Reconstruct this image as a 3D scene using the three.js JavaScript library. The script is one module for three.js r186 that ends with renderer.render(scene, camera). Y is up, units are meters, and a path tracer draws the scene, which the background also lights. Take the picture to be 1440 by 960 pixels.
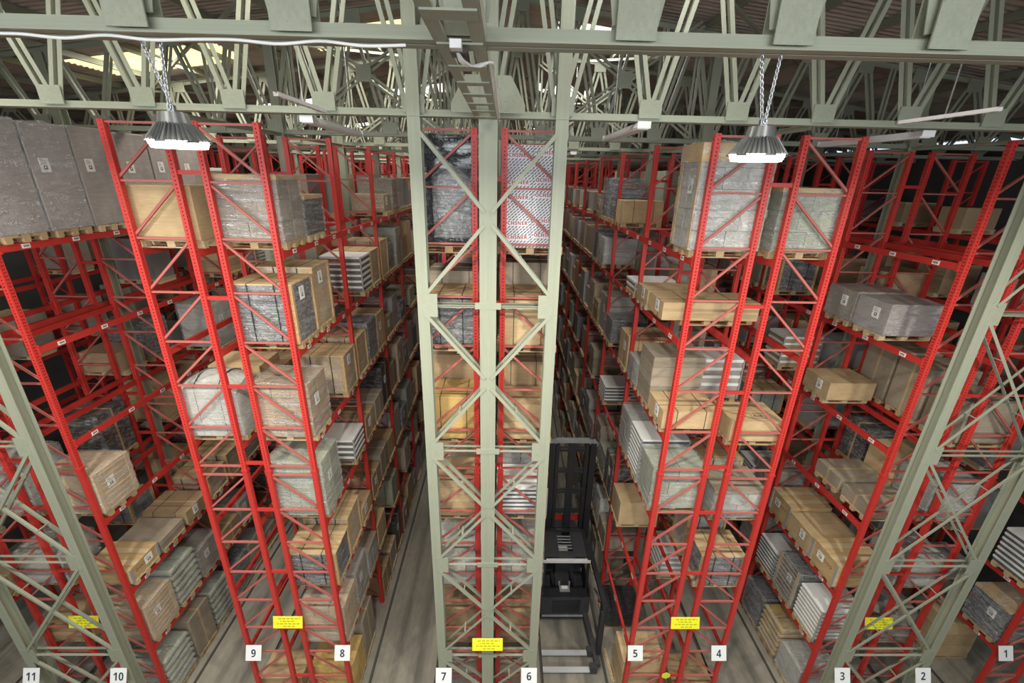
import * as THREE from 'three';
import { RoundedBoxGeometry } from 'three/addons/geometries/RoundedBoxGeometry.js';
import { mergeGeometries } from 'three/addons/utils/BufferGeometryUtils.js';
import { RectAreaLightUniformsLib } from 'three/addons/lights/RectAreaLightUniformsLib.js';

// ------------------------------------------------------------------ camera, sky, exposure
// Places are written as (X to the right, H above the floor, Z into the hall); three.js z = -Z.
const scene = new THREE.Scene();
const V = (X, H, Z) => new THREE.Vector3(X, H, -Z);
const EYE = 14.0;
const camera = new THREE.PerspectiveCamera(2 * Math.atan(480 / 614.05) * 180 / Math.PI, 1.5, 0.05, 200);
{
  const yaw = 0.0208, pitch = 0.3616, roll = 0.0218;
  const f = new THREE.Vector3(Math.sin(yaw) * Math.cos(pitch), -Math.sin(pitch), -Math.cos(yaw) * Math.cos(pitch));
  const r0 = new THREE.Vector3(Math.cos(yaw), 0, Math.sin(yaw));
  const u0 = new THREE.Vector3().crossVectors(r0, f);
  const r = r0.clone().multiplyScalar(Math.cos(roll)).addScaledVector(u0, Math.sin(roll));
  const u = u0.clone().multiplyScalar(Math.cos(roll)).addScaledVector(r0, -Math.sin(roll));
  const m = new THREE.Matrix4().makeBasis(r, u, f.clone().negate());
  camera.quaternion.setFromRotationMatrix(m);
  camera.position.copy(V(0, EYE, 0));
}
scene.add(camera);
scene.background = new THREE.Color(0.75, 0.85, 1.0);
const renderer = new THREE.WebGLRenderer({ antialias: true });
renderer.toneMapping = THREE.LinearToneMapping;
renderer.toneMappingExposure = 1.25;
renderer.shadowMap.enabled = true;
RectAreaLightUniformsLib.init();
const SKYLIGHT_POWER = 11, SKYLIGHT_GLOW = 1.25, LAMP_POWER = 980, LAMP_GLOW = 14, WINDOW_POWER = 9;

// ------------------------------------------------------------------ small helpers
let seed = 7;
const rnd = () => { seed = (seed * 1664525 + 1013904223) >>> 0; return seed / 4294967296; };
const rr = (a, b) => a + (b - a) * rnd();
const pick = (a) => a[Math.floor(rnd() * a.length)];
const taken = new Map();
const numbered = (n) => { const c = taken.get(n) ?? 0; taken.set(n, c + 1); return c ? `${n}_${String(c).padStart(3, '0')}` : n; };
const C = (r, g, b) => new THREE.Color().setRGB(r, g, b);
function mesh(name, geo, mat, parent) {
  const m = new THREE.Mesh(geo, mat); m.name = name; m.castShadow = m.receiveShadow = true; if (parent) parent.add(m); return m;
}
function tag(o, label, category, group) { o.userData.label = label; o.userData.category = category; if (group) o.userData.group = group; return o; }
function thing(name, label, category, pos, group) {
  const g = new THREE.Group(); g.name = numbered(name); if (pos) g.position.copy(pos); scene.add(g); return tag(g, label, category, group);
}
function struct(name, geo, mat, parent = scene) { const m = mesh(name, geo, mat, parent); if (parent === scene) m.userData.kind = 'structure'; return m; }
function placed(name, geo, mat, parent, x, y, z, sx = 1, sy = 1, sz = 1) { const m = mesh(name, geo, mat, parent); m.position.set(x, y, z); m.scale.set(sx, sy, sz); return m; }
const M4 = (x, y, z, sx, sy, sz) => new THREE.Matrix4().compose(new THREE.Vector3(x, y, z), new THREE.Quaternion(), new THREE.Vector3(sx, sy, sz));
const BOX = new THREE.BoxGeometry(1, 1, 1);
const boxAt = (x, y, z, sx, sy, sz) => BOX.clone().applyMatrix4(M4(x, y, z, sx, sy, sz));
const merge = (list) => mergeGeometries(list.map((g) => g.index ? g : g), false);
// a bar whose unit geometry runs along +y from 0 to 1, laid from a to b; its local z is kept as near to ref as it can be
const Q = new THREE.Quaternion();
function basis(a, b, ref) {
  const d = new THREE.Vector3().subVectors(b, a), L = d.length(); d.normalize();
  const x = new THREE.Vector3().crossVectors(d, ref); if (x.lengthSq() < 1e-6) x.set(1, 0, 0); x.normalize();
  const z = new THREE.Vector3().crossVectors(x, d);
  return [new THREE.Matrix4().makeBasis(x, d, z), L];
}
const ZR = new THREE.Vector3(0, 0, 1), XR = new THREE.Vector3(1, 0, 0), YR = new THREE.Vector3(0, 1, 0);
function bar(name, geo, mat, parent, a, b, ref = ZR) {
  const [m, L] = basis(a, b, ref); const o = mesh(name, geo, mat, parent);
  o.position.copy(a); o.quaternion.setFromRotationMatrix(m); o.scale.set(1, L, 1); return o;
}
function barGeo(geo, a, b, ref = ZR) {
  const [m, L] = basis(a, b, ref); const g = geo.clone(); g.applyMatrix4(new THREE.Matrix4().makeScale(1, L, 1)); g.applyMatrix4(m); g.translate(a.x, a.y, a.z); return g;
}
const unitBar = (w, d) => boxAt(0, 0.5, 0, w, 1, d);
const anglePair = (leg, t, gap) => merge([boxAt(-gap / 2 - t / 2, 0.5, 0, t, 1, leg), boxAt(-gap / 2 - leg / 2, 0.5, leg / 2, leg, 1, t), boxAt(gap / 2 + t / 2, 0.5, 0, t, 1, leg), boxAt(gap / 2 + leg / 2, 0.5, leg / 2, leg, 1, t)]);
const flatPair = (leg, t, gap) => merge([boxAt(-gap / 2, 0.5, 0, leg, 1, t), boxAt(-gap / 2 - leg / 2, 0.5, -leg / 2, t, 1, leg), boxAt(gap / 2, 0.5, 0, leg, 1, t), boxAt(gap / 2 + leg / 2, 0.5, -leg / 2, t, 1, leg)]);
const hSection = (w, d, t) => merge([boxAt(0, 0.5, d / 2 - t / 2, w, 1, t), boxAt(0, 0.5, -d / 2 + t / 2, w, 1, t), boxAt(0, 0.5, 0, t, 1, d - 2 * t)]);
const channel = (w, d, t) => merge([boxAt(0, 0.5, d / 2 - t / 2, w, 1, t), boxAt(-w / 2 + t / 2, 0.5, 0, t, 1, d), boxAt(w / 2 - t / 2, 0.5, 0, t, 1, d)]);
const RB = new RoundedBoxGeometry(1, 1, 1, 2, 0.012); RB.translate(0, 0.5, 0);
const BB = BOX.clone(); BB.translate(0, 0.5, 0);

// ------------------------------------------------------------------ textures
const hash = (x, y, s) => { let h = (x * 374761393 + y * 668265263 + s * 982451653) | 0; h = Math.imul(h ^ (h >>> 13), 1274126177); return ((h ^ (h >>> 16)) >>> 0) / 4294967296; };
const smooth = (t) => t * t * (3 - 2 * t);
function noise(x, y, per, s) {
  const xi = Math.floor(x), yi = Math.floor(y), fx = smooth(x - xi), fy = smooth(y - yi), w = (v) => ((v % per) + per) % per;
  const a = hash(w(xi), w(yi), s), b = hash(w(xi + 1), w(yi), s), c = hash(w(xi), w(yi + 1), s), d = hash(w(xi + 1), w(yi + 1), s);
  return a + (b - a) * fx + (c - a) * fy + (a - b - c + d) * fx * fy;
}
function fbm(u, v, per, oct, s) { let r = 0, a = 0.5, n = 0; for (let i = 0; i < oct; i++) { r += a * noise(u * per, v * per, per, s + i); n += a; a *= 0.55; per *= 2; } return r / n; }
function tex(w, h, fn, srgb = true, rep) {
  const d = new Uint8Array(w * h * 4);
  for (let y = 0; y < h; y++) for (let x = 0; x < w; x++) { const c = fn(x / w, y / h, x, y), i = (y * w + x) * 4; for (let k = 0; k < 3; k++) d[i + k] = Math.max(0, Math.min(255, Math.round(c[k] * 255))); d[i + 3] = 255; }
  const t = new THREE.DataTexture(d, w, h); t.wrapS = t.wrapT = THREE.RepeatWrapping; t.magFilter = THREE.LinearFilter; t.minFilter = THREE.LinearFilter;
  if (srgb) t.colorSpace = THREE.SRGBColorSpace; if (rep) t.repeat.set(...rep); t.needsUpdate = true; return t;
}
function canvasTex(w, h, draw) {
  const c = document.createElement('canvas'); c.width = w; c.height = h; draw(c.getContext('2d'), w, h);
  const t = new THREE.CanvasTexture(c); t.colorSpace = THREE.SRGBColorSpace; return t;
}
const grain = tex(256, 256, (u, v) => { const n = 0.8 + 0.2 * fbm(u, v, 6, 4, 3) + 0.05 * fbm(u, v, 64, 2, 9); return [n, n, n]; });
const boardTex = tex(256, 256, (u, v) => { const n = 0.78 + 0.16 * fbm(u, v, 4, 3, 21) + 0.08 * noise(u * 8, v * 120, 960, 5); return [n, n, n * 0.97]; });
const woodTex = tex(256, 256, (u, v) => { const g = noise(u * 3, v * 40, 120, 31) * 0.6 + noise(u * 6, v * 90, 540, 37) * 0.4, n = 0.72 + 0.28 * g; return [n, n * 0.97, n * 0.92]; });
const filmBump = tex(512, 512, (u, v) => { const cr = Math.abs(fbm(u * 0.7 + v * 0.6, v * 1.3, 18, 3, 47) - 0.5) * 2, n = 0.6 * Math.max(0, 1 - 5 * cr) + 0.4 * noise(u * 5, v * 60, 9973, 43); return [n, n, n]; }, false);
const filmAlpha = tex(512, 512, (u, v) => {       // wound bands of film lie over each other, with pulled creases
  const band = noise(u * 2 + v * 3, v * 22 + u * 2, 9973, 41), cr = Math.abs(fbm(u * 0.7 + v * 0.6, v * 1.3, 18, 3, 47) - 0.5) * 2, fine = noise(u * 14, v * 120, 9973, 43);
  const n = 0.07 + 0.3 * band * band * band + 0.42 * Math.max(0, 1 - 10 * cr) + 0.14 * fine * fine; return [n, n, n]; }, false);
const clutter = tex(256, 256, (u, v) => { const row = Math.floor(v * 26), cell = Math.floor((u + hash(row, 3, 5)) * 9 + hash(row, 1, 9)), k = hash(cell, row, 11), edge = (v * 26) % 1 < 0.22 ? 0.55 : 1, n = (0.42 + 0.38 * k * k) * edge + 0.16 * fbm(u, v, 30, 2, 13); return [n, n, n]; });
const paintTex = tex(256, 256, (u, v) => { const s = fbm(u, v, 10, 4, 51); const n = 0.9 + 0.1 * s; const chip = fbm(u, v, 40, 2, 57) > 0.8 ? 0.86 : 1; return [n * chip, n * chip, n * chip]; });
const floorTex = tex(1024, 1024, (u, v) => {      // one tile is one aisle pitch wide and 12 m long; rubber worn into the concrete by the truck wheels
  const a = fbm(u, v, 6, 5, 61), b = fbm(u, v, 64, 3, 67), st = noise(u * 40, v * 3, 120, 69) * 0.6 + noise(u * 90, v * 6, 540, 71) * 0.4;
  const track = (c, w) => Math.exp(-(((u - c) / w) ** 2)) * (0.55 + 0.45 * noise(u * 60, v * 12, 720, 77)); const t = track(0.44, 0.022) + track(0.57, 0.026);
  const n = 0.46 + 0.2 * a + 0.08 * b + 0.1 * st - 0.13 * t; return [n, n * 0.975, n * 0.92];
});
const roofTex = tex(512, 512, (u, v) => { const a = fbm(u, v, 6, 4, 81), st = noise(u * 3, v * 90, 270, 83); const n = 0.74 + 0.18 * a + 0.1 * st; return [n, n * 0.97, n * 0.94]; });
const holeTex = tex(256, 64, (u, v) => {            // one 50 mm step of the punched upright: bolt holes on both sides, slots on the aisle face
  const hole = (cu, cv, ru, rv) => ((u - cu) / ru) ** 2 + ((v - cv) / rv) ** 2 < 1;
  const h = hole(0.235, 0.5, 0.03, 0.17) || hole(0.765, 0.5, 0.03, 0.17) || hole(0.46, 0.5, 0.024, 0.2) || hole(0.54, 0.5, 0.024, 0.2); const c = h ? 0 : 1; return [c, c, c];
}, false);

// ------------------------------------------------------------------ materials
const std = (o) => new THREE.MeshStandardMaterial(o);
const RED = C(0.56, 0.04, 0.033);
const mt = {
  red: std({ color: RED, roughness: 0.42, map: paintTex }),
  redPost: std({ color: RED, roughness: 0.42, alphaMap: holeTex, alphaTest: 0.5, side: THREE.DoubleSide }),
  redBrace: std({ color: C(0.5, 0.14, 0.12), roughness: 0.5, map: paintTex }),
  green: std({ color: C(0.325, 0.345, 0.265), roughness: 0.5, map: paintTex }),
  roof: std({ color: C(0.56, 0.52, 0.49), roughness: 0.9, map: roofTex, side: THREE.DoubleSide }),
  wall: std({ color: C(0.11, 0.105, 0.1), roughness: 0.95, map: grain }),
  floor: std({ color: C(0.72, 0.70, 0.66), roughness: 0.72, map: floorTex }),
  tyre: std({ color: C(0.1, 0.098, 0.092), roughness: 0.8 }),
  rail: std({ color: C(0.12, 0.115, 0.1), roughness: 0.6, metalness: 0.3 }),
  skylight: std({ color: C(0.8, 0.8, 0.78), roughness: 0.6, emissive: C(1, 0.99, 0.95), emissiveIntensity: SKYLIGHT_GLOW, side: THREE.DoubleSide }),
  skylightAged: std({ color: C(0.8, 0.72, 0.4), roughness: 0.6, emissive: C(1, 0.88, 0.42), emissiveIntensity: SKYLIGHT_GLOW * 0.85, side: THREE.DoubleSide }),
  wood: std({ color: C(0.62, 0.46, 0.28), roughness: 0.8, map: woodTex }),
  woodPale: std({ color: C(0.74, 0.6, 0.4), roughness: 0.8, map: woodTex }),
  ply: std({ color: C(0.68, 0.5, 0.28), roughness: 0.75, map: woodTex }),
  white: std({ color: C(0.78, 0.79, 0.78), roughness: 0.5 }),
  grey: std({ color: C(0.3, 0.31, 0.32), roughness: 0.5 }),
  black: std({ color: C(0.02, 0.022, 0.026), roughness: 0.42 }),
  blackSoft: std({ color: C(0.045, 0.045, 0.05), roughness: 0.75 }),
  steel: std({ color: C(0.62, 0.63, 0.66), roughness: 0.28, metalness: 0.9 }),
  forkSteel: std({ color: C(0.66, 0.68, 0.72), roughness: 0.3, metalness: 0.35 }),
  strap: std({ color: C(0.03, 0.03, 0.028), roughness: 0.5 }),
  tape: std({ color: C(0.5, 0.36, 0.2), roughness: 0.3 }),
  film: new THREE.MeshPhysicalMaterial({ color: C(0.86, 0.88, 0.92), roughness: 0.2, transparent: true, alphaMap: filmAlpha, bumpMap: filmBump, bumpScale: 0.05, clearcoat: 1, clearcoatRoughness: 0.12, side: THREE.DoubleSide }),
  darkFilm: new THREE.MeshPhysicalMaterial({ color: C(0.03, 0.035, 0.04), roughness: 0.25, bumpMap: filmBump, bumpScale: 0.02, clearcoat: 0.7, clearcoatRoughness: 0.12 }),
  lampGlow: std({ color: C(0.9, 0.9, 0.85), emissive: C(1, 0.96, 0.82), emissiveIntensity: LAMP_GLOW }),
  alu: std({ color: C(0.28, 0.285, 0.29), roughness: 0.35, metalness: 0.7 }),
  chain: std({ color: C(0.65, 0.66, 0.68), roughness: 0.3, metalness: 0.9 }),
  batten: std({ color: C(0.72, 0.7, 0.7), roughness: 0.45 }),
  cable: std({ color: C(0.8, 0.8, 0.78), roughness: 0.5 }),
};
const goods = {   // colours of what lies on the pallets
  kraft: std({ color: C(0.62, 0.45, 0.27), roughness: 0.85, map: boardTex }),
  brown: std({ color: C(0.44, 0.31, 0.19), roughness: 0.85, map: boardTex }),
  taupe: std({ color: C(0.38, 0.32, 0.26), roughness: 0.85, map: boardTex }),
  greyCarton: std({ color: C(0.45, 0.41, 0.41), roughness: 0.8, map: boardTex }),
  pale: std({ color: C(0.58, 0.57, 0.55), roughness: 0.7, map: boardTex }),
  greenish: std({ color: C(0.42, 0.45, 0.36), roughness: 0.5, map: boardTex }),
  slate: std({ color: C(0.24, 0.235, 0.23), roughness: 0.45, map: clutter }),
  steelGrey: std({ color: C(0.42, 0.42, 0.42), roughness: 0.45, map: clutter }),
  yellowish: std({ color: C(0.66, 0.45, 0.17), roughness: 0.8, map: boardTex }),
};
const tones = {}; for (const k of Object.keys(goods)) tones[k] = [1, 0.86, 1.12].map((q) => { const m = goods[k].clone(); m.color.multiplyScalar(q); return m; });   // cartons of one delivery are never quite one colour
const barcodeTex = canvasTex(128, 64, (g, w, h) => { g.fillStyle = '#eceae6'; g.fillRect(0, 0, w, h); g.fillStyle = '#2a2a30'; for (let i = 0, x = 14; i < 15; i++) { const b = 2 + ((i * 7) % 5); g.fillRect(x, 14, b, 34); x += b + 2 + ((i * 3) % 3); } });
mt.barcode = std({ map: barcodeTex, roughness: 0.5 });
const docTex = canvasTex(96, 128, (g, w, h) => { g.fillStyle = '#efeeea'; g.fillRect(0, 0, w, h); g.fillStyle = '#7d828c'; for (let i = 0; i < 6; i++) g.fillRect(12, 12 + i * 8, 40 + ((i * 17) % 30), 3); g.fillStyle = '#4a4f58'; g.fillRect(30, 66, 38, 36); g.fillStyle = '#efeeea'; g.fillRect(40, 74, 16, 16); });
mt.doc = std({ map: docTex, roughness: 0.6 });
const yellowTex = canvasTex(256, 96, (g, w, h) => { g.fillStyle = '#f0ee2c'; g.fillRect(0, 0, w, h); g.fillStyle = '#a09a10'; [[36, 16, 190], [66, 36, 120], [34, 56, 190], [90, 76, 100]].forEach(([x, y, l], r) => { for (let i = 0; i < l; i += 9) if ((i * 7 + r * 5) % 4) g.fillRect(x + i, y, 7, 8); }); });
mt.yellow = std({ map: yellowTex, roughness: 0.6 });
const digitMat = new Map();
function digits(n) {
  if (!digitMat.has(n)) digitMat.set(n, std({ roughness: 0.55, map: canvasTex(96, 84, (g, w, h) => { g.fillStyle = '#eef1f2'; g.fillRect(0, 0, w, h); g.fillStyle = '#26324a'; g.font = 'bold 58px sans-serif'; g.textAlign = 'center'; g.textBaseline = 'middle'; g.fillText(String(n), w / 2, h / 2 + 2); }) }));
  return digitMat.get(n);
}
// a flat plate with its print on the face that looks along +z of its own frame
function plate(name, w, h, mat, parent, pos, turn = 0) {
  const o = mesh(name, PLATE, [mt.white, mt.white, mt.white, mt.white, mat, mt.white], parent); o.position.copy(pos); o.rotation.y = turn; o.scale.set(w, h, 0.006); return o;
}
function numberSign(mat, parent, pos) { const o = plate('number_sign', 0.4, 0.4, mat, parent, pos); o.position.z += 0.08; o.rotation.x = -0.4; return o; }   // tipped up towards whoever looks down from the gallery
function loadSign(parent, pos) { const o = plate('load_sign', 0.74, 0.32, mt.yellow, parent, pos); o.rotation.x = -0.3; return o; }
const PLATE = new THREE.BoxGeometry(1, 1, 1);

// ------------------------------------------------------------------ layout of the hall
const XC = -0.284, PITCH = 5.0767, W = 1.2512, G = 0.2551, Z0 = 8.034, BAY = 3.11, BAYS = 12, TOP = 14.74;
const ZC = 7.53, TRUSS = 4.03, CHORD = 14.83;
const X_LEFT = -19.2, X_RIGHT = 17.6, Z_NEAR = -9, Z_FAR = 50;
const RIDGE = 17.75, SLOPE = 0.125;
const roofH = (X) => RIDGE - SLOPE * Math.abs(X - XC);

// floor, with rubber worn into it where the trucks run, and the steel guide rails along each aisle
{
  const g = new THREE.BoxGeometry(X_RIGHT - X_LEFT, 0.3, Z_FAR - Z_NEAR); const uv = g.attributes.uv; for (let i = 0; i < uv.count; i++) uv.setXY(i, (X_LEFT + uv.getX(i) * (X_RIGHT - X_LEFT) - XC) / PITCH + 8, uv.getY(i) * 5);
  const f = struct('floor', g, mt.floor); f.position.copy(V((X_LEFT + X_RIGHT) / 2, -0.15, (Z_NEAR + Z_FAR) / 2));
}
const aisles = [-2.5, -1.5, -0.5, 0.5, 1.5, 2.5].map((k) => XC + k * PITCH);
aisles.forEach((x, i) => {
  for (const s of [-1, 1]) {
    const r = mesh(numbered('guide_rail'), merge([boxAt(0, 0.04, 0, 0.012, 0.08, 44), boxAt(0.04 * s, 0.006, 0, 0.07, 0.012, 44)]), mt.rail, scene);
    r.position.copy(V(x + s * 0.93, 0, 29)); const rowNo = [[12, 11], [10, 9], [8, 7], [6, 5], [4, 3], [2, 1]][i][s < 0 ? 0 : 1];
    tag(r, `dark steel guide rail on the floor along rack row ${['', 'one', 'two', 'three', 'four', 'five', 'six', 'seven', 'eight', 'nine', 'ten', 'eleven', 'twelve'][rowNo]}`, 'guide rail', 'aisle guide rails');
  }
});

// walls
const wallAt = (name, x, z, sx, sz, h = 18.2) => { const m = struct(name, BB, mt.wall); m.position.copy(V(x, 0, z)); m.scale.set(sx, h, sz); return m; };
wallAt('wall_left', X_LEFT - 0.15, (Z_NEAR + Z_FAR) / 2, 0.3, Z_FAR - Z_NEAR, roofH(X_LEFT) - 0.02);
wallAt('wall_right', X_RIGHT + 0.15, (Z_NEAR + Z_FAR) / 2, 0.3, Z_FAR - Z_NEAR, roofH(X_RIGHT) - 0.02);
wallAt('wall_far', (X_LEFT + X_RIGHT) / 2, Z_FAR + 0.15, X_RIGHT - X_LEFT, 0.3, RIDGE + 0.3);
wallAt('wall_near', (X_LEFT + X_RIGHT) / 2, Z_NEAR - 0.15, X_RIGHT - X_LEFT, 0.3, RIDGE + 0.3);

// the glazed band in the gallery wall behind the camera, whose daylight falls on everything that faces this way
mt.glazing = std({ color: C(0.7, 0.75, 0.8), roughness: 0.3, emissive: C(0.86, 0.94, 1), emissiveIntensity: 1.1 });
for (let i = 0; i < 6; i++) {
  const x = -12.5 + i * 4.6, o = new THREE.Group(); o.name = `window_${40 + i}`; o.userData.kind = 'structure'; o.position.copy(V(x, 13.4, Z_NEAR + 0.03)); scene.add(o);
  placed('pane', BOX, mt.glazing, o, 0, 0, 0, 3.6, 2.8, 0.02); for (const q of [-1.8, -0.6, 0.6, 1.8]) placed('mullion', BOX, mt.green, o, q, 0, -0.02, 0.07, 2.9, 0.06); for (const q of [-1.42, 0, 1.42]) placed('transom', BOX, mt.green, o, 0, q, -0.02, 3.7, 0.07, 0.06);
  const L = new THREE.RectAreaLight(C(0.9, 0.96, 1), WINDOW_POWER, 3.5, 2.7); L.position.copy(V(x, 13.4, Z_NEAR + 0.12)); L.lookAt(V(x, 13.4, 20)); L.castShadow = true; L.name = 'window_daylight'; scene.add(L);
}

// roof of corrugated sheets; skylight sheets lie in the same plane
function corrugated(x0, x1, z0, z1) {
  const step = 0.03, n = Math.max(2, Math.round((z1 - z0) / step)), pos = [], uv = [], idx = [];
  for (let i = 0; i <= n; i++) { const z = z0 + (z1 - z0) * i / n, w = 0.026 * Math.sin(z * Math.PI * 2 / 0.177); for (const x of [x0, x1]) { pos.push(x, roofH(x) + 0.18 + w, -z); uv.push(x / 4, z / 4); } }
  for (let i = 0; i < n; i++) { const a = i * 2; idx.push(a, a + 1, a + 2, a + 1, a + 3, a + 2); }
  const g = new THREE.BufferGeometry(); g.setAttribute('position', new THREE.Float32BufferAttribute(pos, 3)); g.setAttribute('uv', new THREE.Float32BufferAttribute(uv, 2)); g.setIndex(idx); g.computeVertexNormals(); return g;
}
{
  const skyZ = []; for (let k = -2; k <= 3; k++) skyZ.push(14.0 + 8.06 * k);
  const skyX = [[-11.4, -7.5], [-5.4, -2.7], [1.3, 3.6]];
  const zs = [Z_NEAR - 0.3]; skyZ.forEach((z) => { if (z - 0.9 > Z_NEAR) zs.push(z - 0.9, z + 0.9); }); zs.push(Z_FAR + 0.3);
  const xs = [X_LEFT - 0.3, -11.4, -7.5, -5.4, -2.7, XC, 1.3, 3.6, X_RIGHT + 0.3];
  const sheets = []; let n = 0;
  for (let j = 0; j + 1 < zs.length; j++) {
    const zc = (zs[j] + zs[j + 1]) / 2, strip = skyZ.some((z) => Math.abs(z - zc) < 0.2);
    for (let i = 0; i + 1 < xs.length; i++) {
      const open = strip && skyX.some(([a]) => Math.abs(a - xs[i]) < 0.01);
      const g = corrugated(xs[i], xs[i + 1], zs[j], zs[j + 1]);
      if (!open) { sheets.push(g); continue; }
      n++; const s = struct(`window_${n}`, g, xs[i] < -3 && zc < 16 ? mt.skylightAged : mt.skylight); s.userData.label = 'bright translucent corrugated skylight sheet let into the roof';
      const xm = (xs[i] + xs[i + 1]) / 2, L = new THREE.RectAreaLight(C(1, 0.97, 0.9), SKYLIGHT_POWER, xs[i + 1] - xs[i] - 0.1, 1.7);
      L.position.copy(V(xm, roofH(xm) + 0.1, zc)); L.lookAt(V(xm, 0, zc)); L.castShadow = true; L.name = 'skylight_daylight'; scene.add(L);
    }
  }
  const roof = struct('ceiling', merge(sheets), mt.roof);
  // purlins carried along the hall on the trusses
  for (let i = -13; i <= 12; i++) { const x = XC + i * 1.37 + 0.68; if (x < X_LEFT + 0.4 || x > X_RIGHT - 0.4) continue; placed('purlin', BOX, mt.green, roof, x, roofH(x) + 0.07, -(Z_NEAR + Z_FAR) / 2, 0.07, 0.14, Z_FAR - Z_NEAR); }
}

// ------------------------------------------------------------------ roof trusses
const LL = anglePair(0.065, 0.008, 0.06), LLS = anglePair(0.05, 0.008, 0.05), CHO = anglePair(0.1, 0.01, 0.03), GUS = new THREE.BoxGeometry(1, 1, 1);
function trussNodes(near) {
  const d = near ? 1.06 : 1.345, list = [XC];
  for (let s = 1.135; XC + s < X_RIGHT - 0.3; s += d) list.push(XC + s);
  for (let s = 1.135; XC - s > X_LEFT + 0.3; s += d) list.push(XC - s);
  return list.sort((a, b) => a - b);
}
const NUM = ['zero', 'one', 'two', 'three', 'four', 'five', 'six', 'seven', 'eight', 'nine', 'ten', 'eleven', 'twelve'];
const ordinals = ['first', 'second', 'third', 'fourth', 'fifth', 'sixth', 'seventh', 'eighth', 'ninth', 'tenth', 'eleventh', 'twelfth', 'thirteenth'];
for (let t = 0; t < 11; t++) {
  const Z = ZC + (t - 1) * TRUSS, near = t === 0, far = t > 4, nodes = trussNodes(near);
  const g = thing('roof_truss', t === 0 ? 'pale green lattice roof truss with big gusset plates, carrying the two lit lamps' : t === 1 ? 'pale green lattice roof truss resting on the front lattice columns' : `pale green lattice roof truss, ${ordinals[t - 2]} one behind the front lattice columns`, 'truss', V(0, 0, Z), 'roof trusses');
  const P = (x, h, dz = 0) => new THREE.Vector3(x, h, -dz); const web = [], mat = mt.green;
  const add = (name, geo, a, b, ref) => { if (far) web.push(barGeo(geo, a, b, ref)); else bar(name, geo, mat, g, a, b, ref); };
  // bottom chord: two angles back to back, horizontal legs down
  bar('bottom_chord', CHO, mat, g, P(nodes[0], CHORD + 0.05), P(nodes.at(-1), CHORD + 0.05), YR.clone().negate());
  for (const s of [-1, 1]) bar('top_chord', CHO, mat, g, P(XC, roofH(XC) - 0.06), P(s < 0 ? nodes[0] : nodes.at(-1), roofH(s < 0 ? nodes[0] : nodes.at(-1)) - 0.06), YR);
  for (let i = 0; i < nodes.length; i++) {
    const x = nodes[i];
    if (far) web.push(boxAt(x, CHORD + 0.16, 0, 0.32, 0.24, 0.02)); else { const gp = placed('gusset_plate', GUS, mat, g, x, CHORD + (near ? 0.25 : 0.17), near ? 0.08 : 0.06, near ? 0.27 : 0.34, near ? 0.44 : 0.25, 0.014); if (near) placed('gusset_plate', GUS, mat, g, x, CHORD + 0.25, -0.08, 0.27, 0.44, 0.014); gp.castShadow = true; }
    if (t > 1 && t < 5 && i % 4 === 0) add('vertical', LLS, P(x, CHORD + 0.1), P(x, roofH(x) - 0.1), ZR);
    if (i + 1 < nodes.length) {
      const xm = (x + nodes[i + 1]) / 2, hm = roofH(xm) - 0.1;
      add('diagonal', LL, P(x + 0.06, CHORD + 0.14), P(xm - 0.03, hm), ZR); add('diagonal', LL, P(nodes[i + 1] - 0.06, CHORD + 0.14), P(xm + 0.03, hm), ZR);
      if (far) web.push(boxAt(xm, hm - 0.04, 0, 0.34, 0.28, 0.02)); else placed('gusset_plate', GUS, mat, g, xm, hm - 0.04, 0.05, 0.36, 0.3, 0.014);
    }
  }
  if (far) { const w = mesh('web', merge(web), mat, g); w.userData.kind = 'stuff'; }
}
// wind bracing crosses in the roof space and roof-plane bracing
for (const [i, Z, x0, x1] of [[0, 11.45, XC - 4.6, XC - 1.3], [1, 11.45, XC + 1.3, XC + 4.6], [2, 15.48, XC - 4.6, XC - 1.3], [3, 15.48, XC + 1.3, XC + 4.6], [4, 19.5, XC - 4.6, XC - 1.3], [5, 19.5, XC + 1.3, XC + 4.6]]) {
  const g = thing('cross_brace', `crossed green angle bracing ${i % 2 ? 'right' : 'left'} of the ladder girder line, ${['first', 'second', 'third'][i >> 1]} truss gap`, 'bracing', V(0, 0, Z));
  const a = (x, h) => new THREE.Vector3(x, h, 0);
  bar('brace', LLS, mt.green, g, a(x0, CHORD + 0.15), a(x1, CHORD + 2.4), ZR); const b2 = bar('brace', LLS, mt.green, g, a(x1, CHORD + 0.15), a(x0, CHORD + 2.4), ZR); b2.position.z += 0.06;
  placed('gusset_plate', GUS, mt.green, g, (x0 + x1) / 2, CHORD + 1.27, 0.1, 0.34, 0.34, 0.014);
  for (const x of [x0, x1]) bar('post', LLS, mt.green, g, a(x, CHORD + 0.1), a(x, roofH(x) - 0.1), ZR);
}
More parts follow.
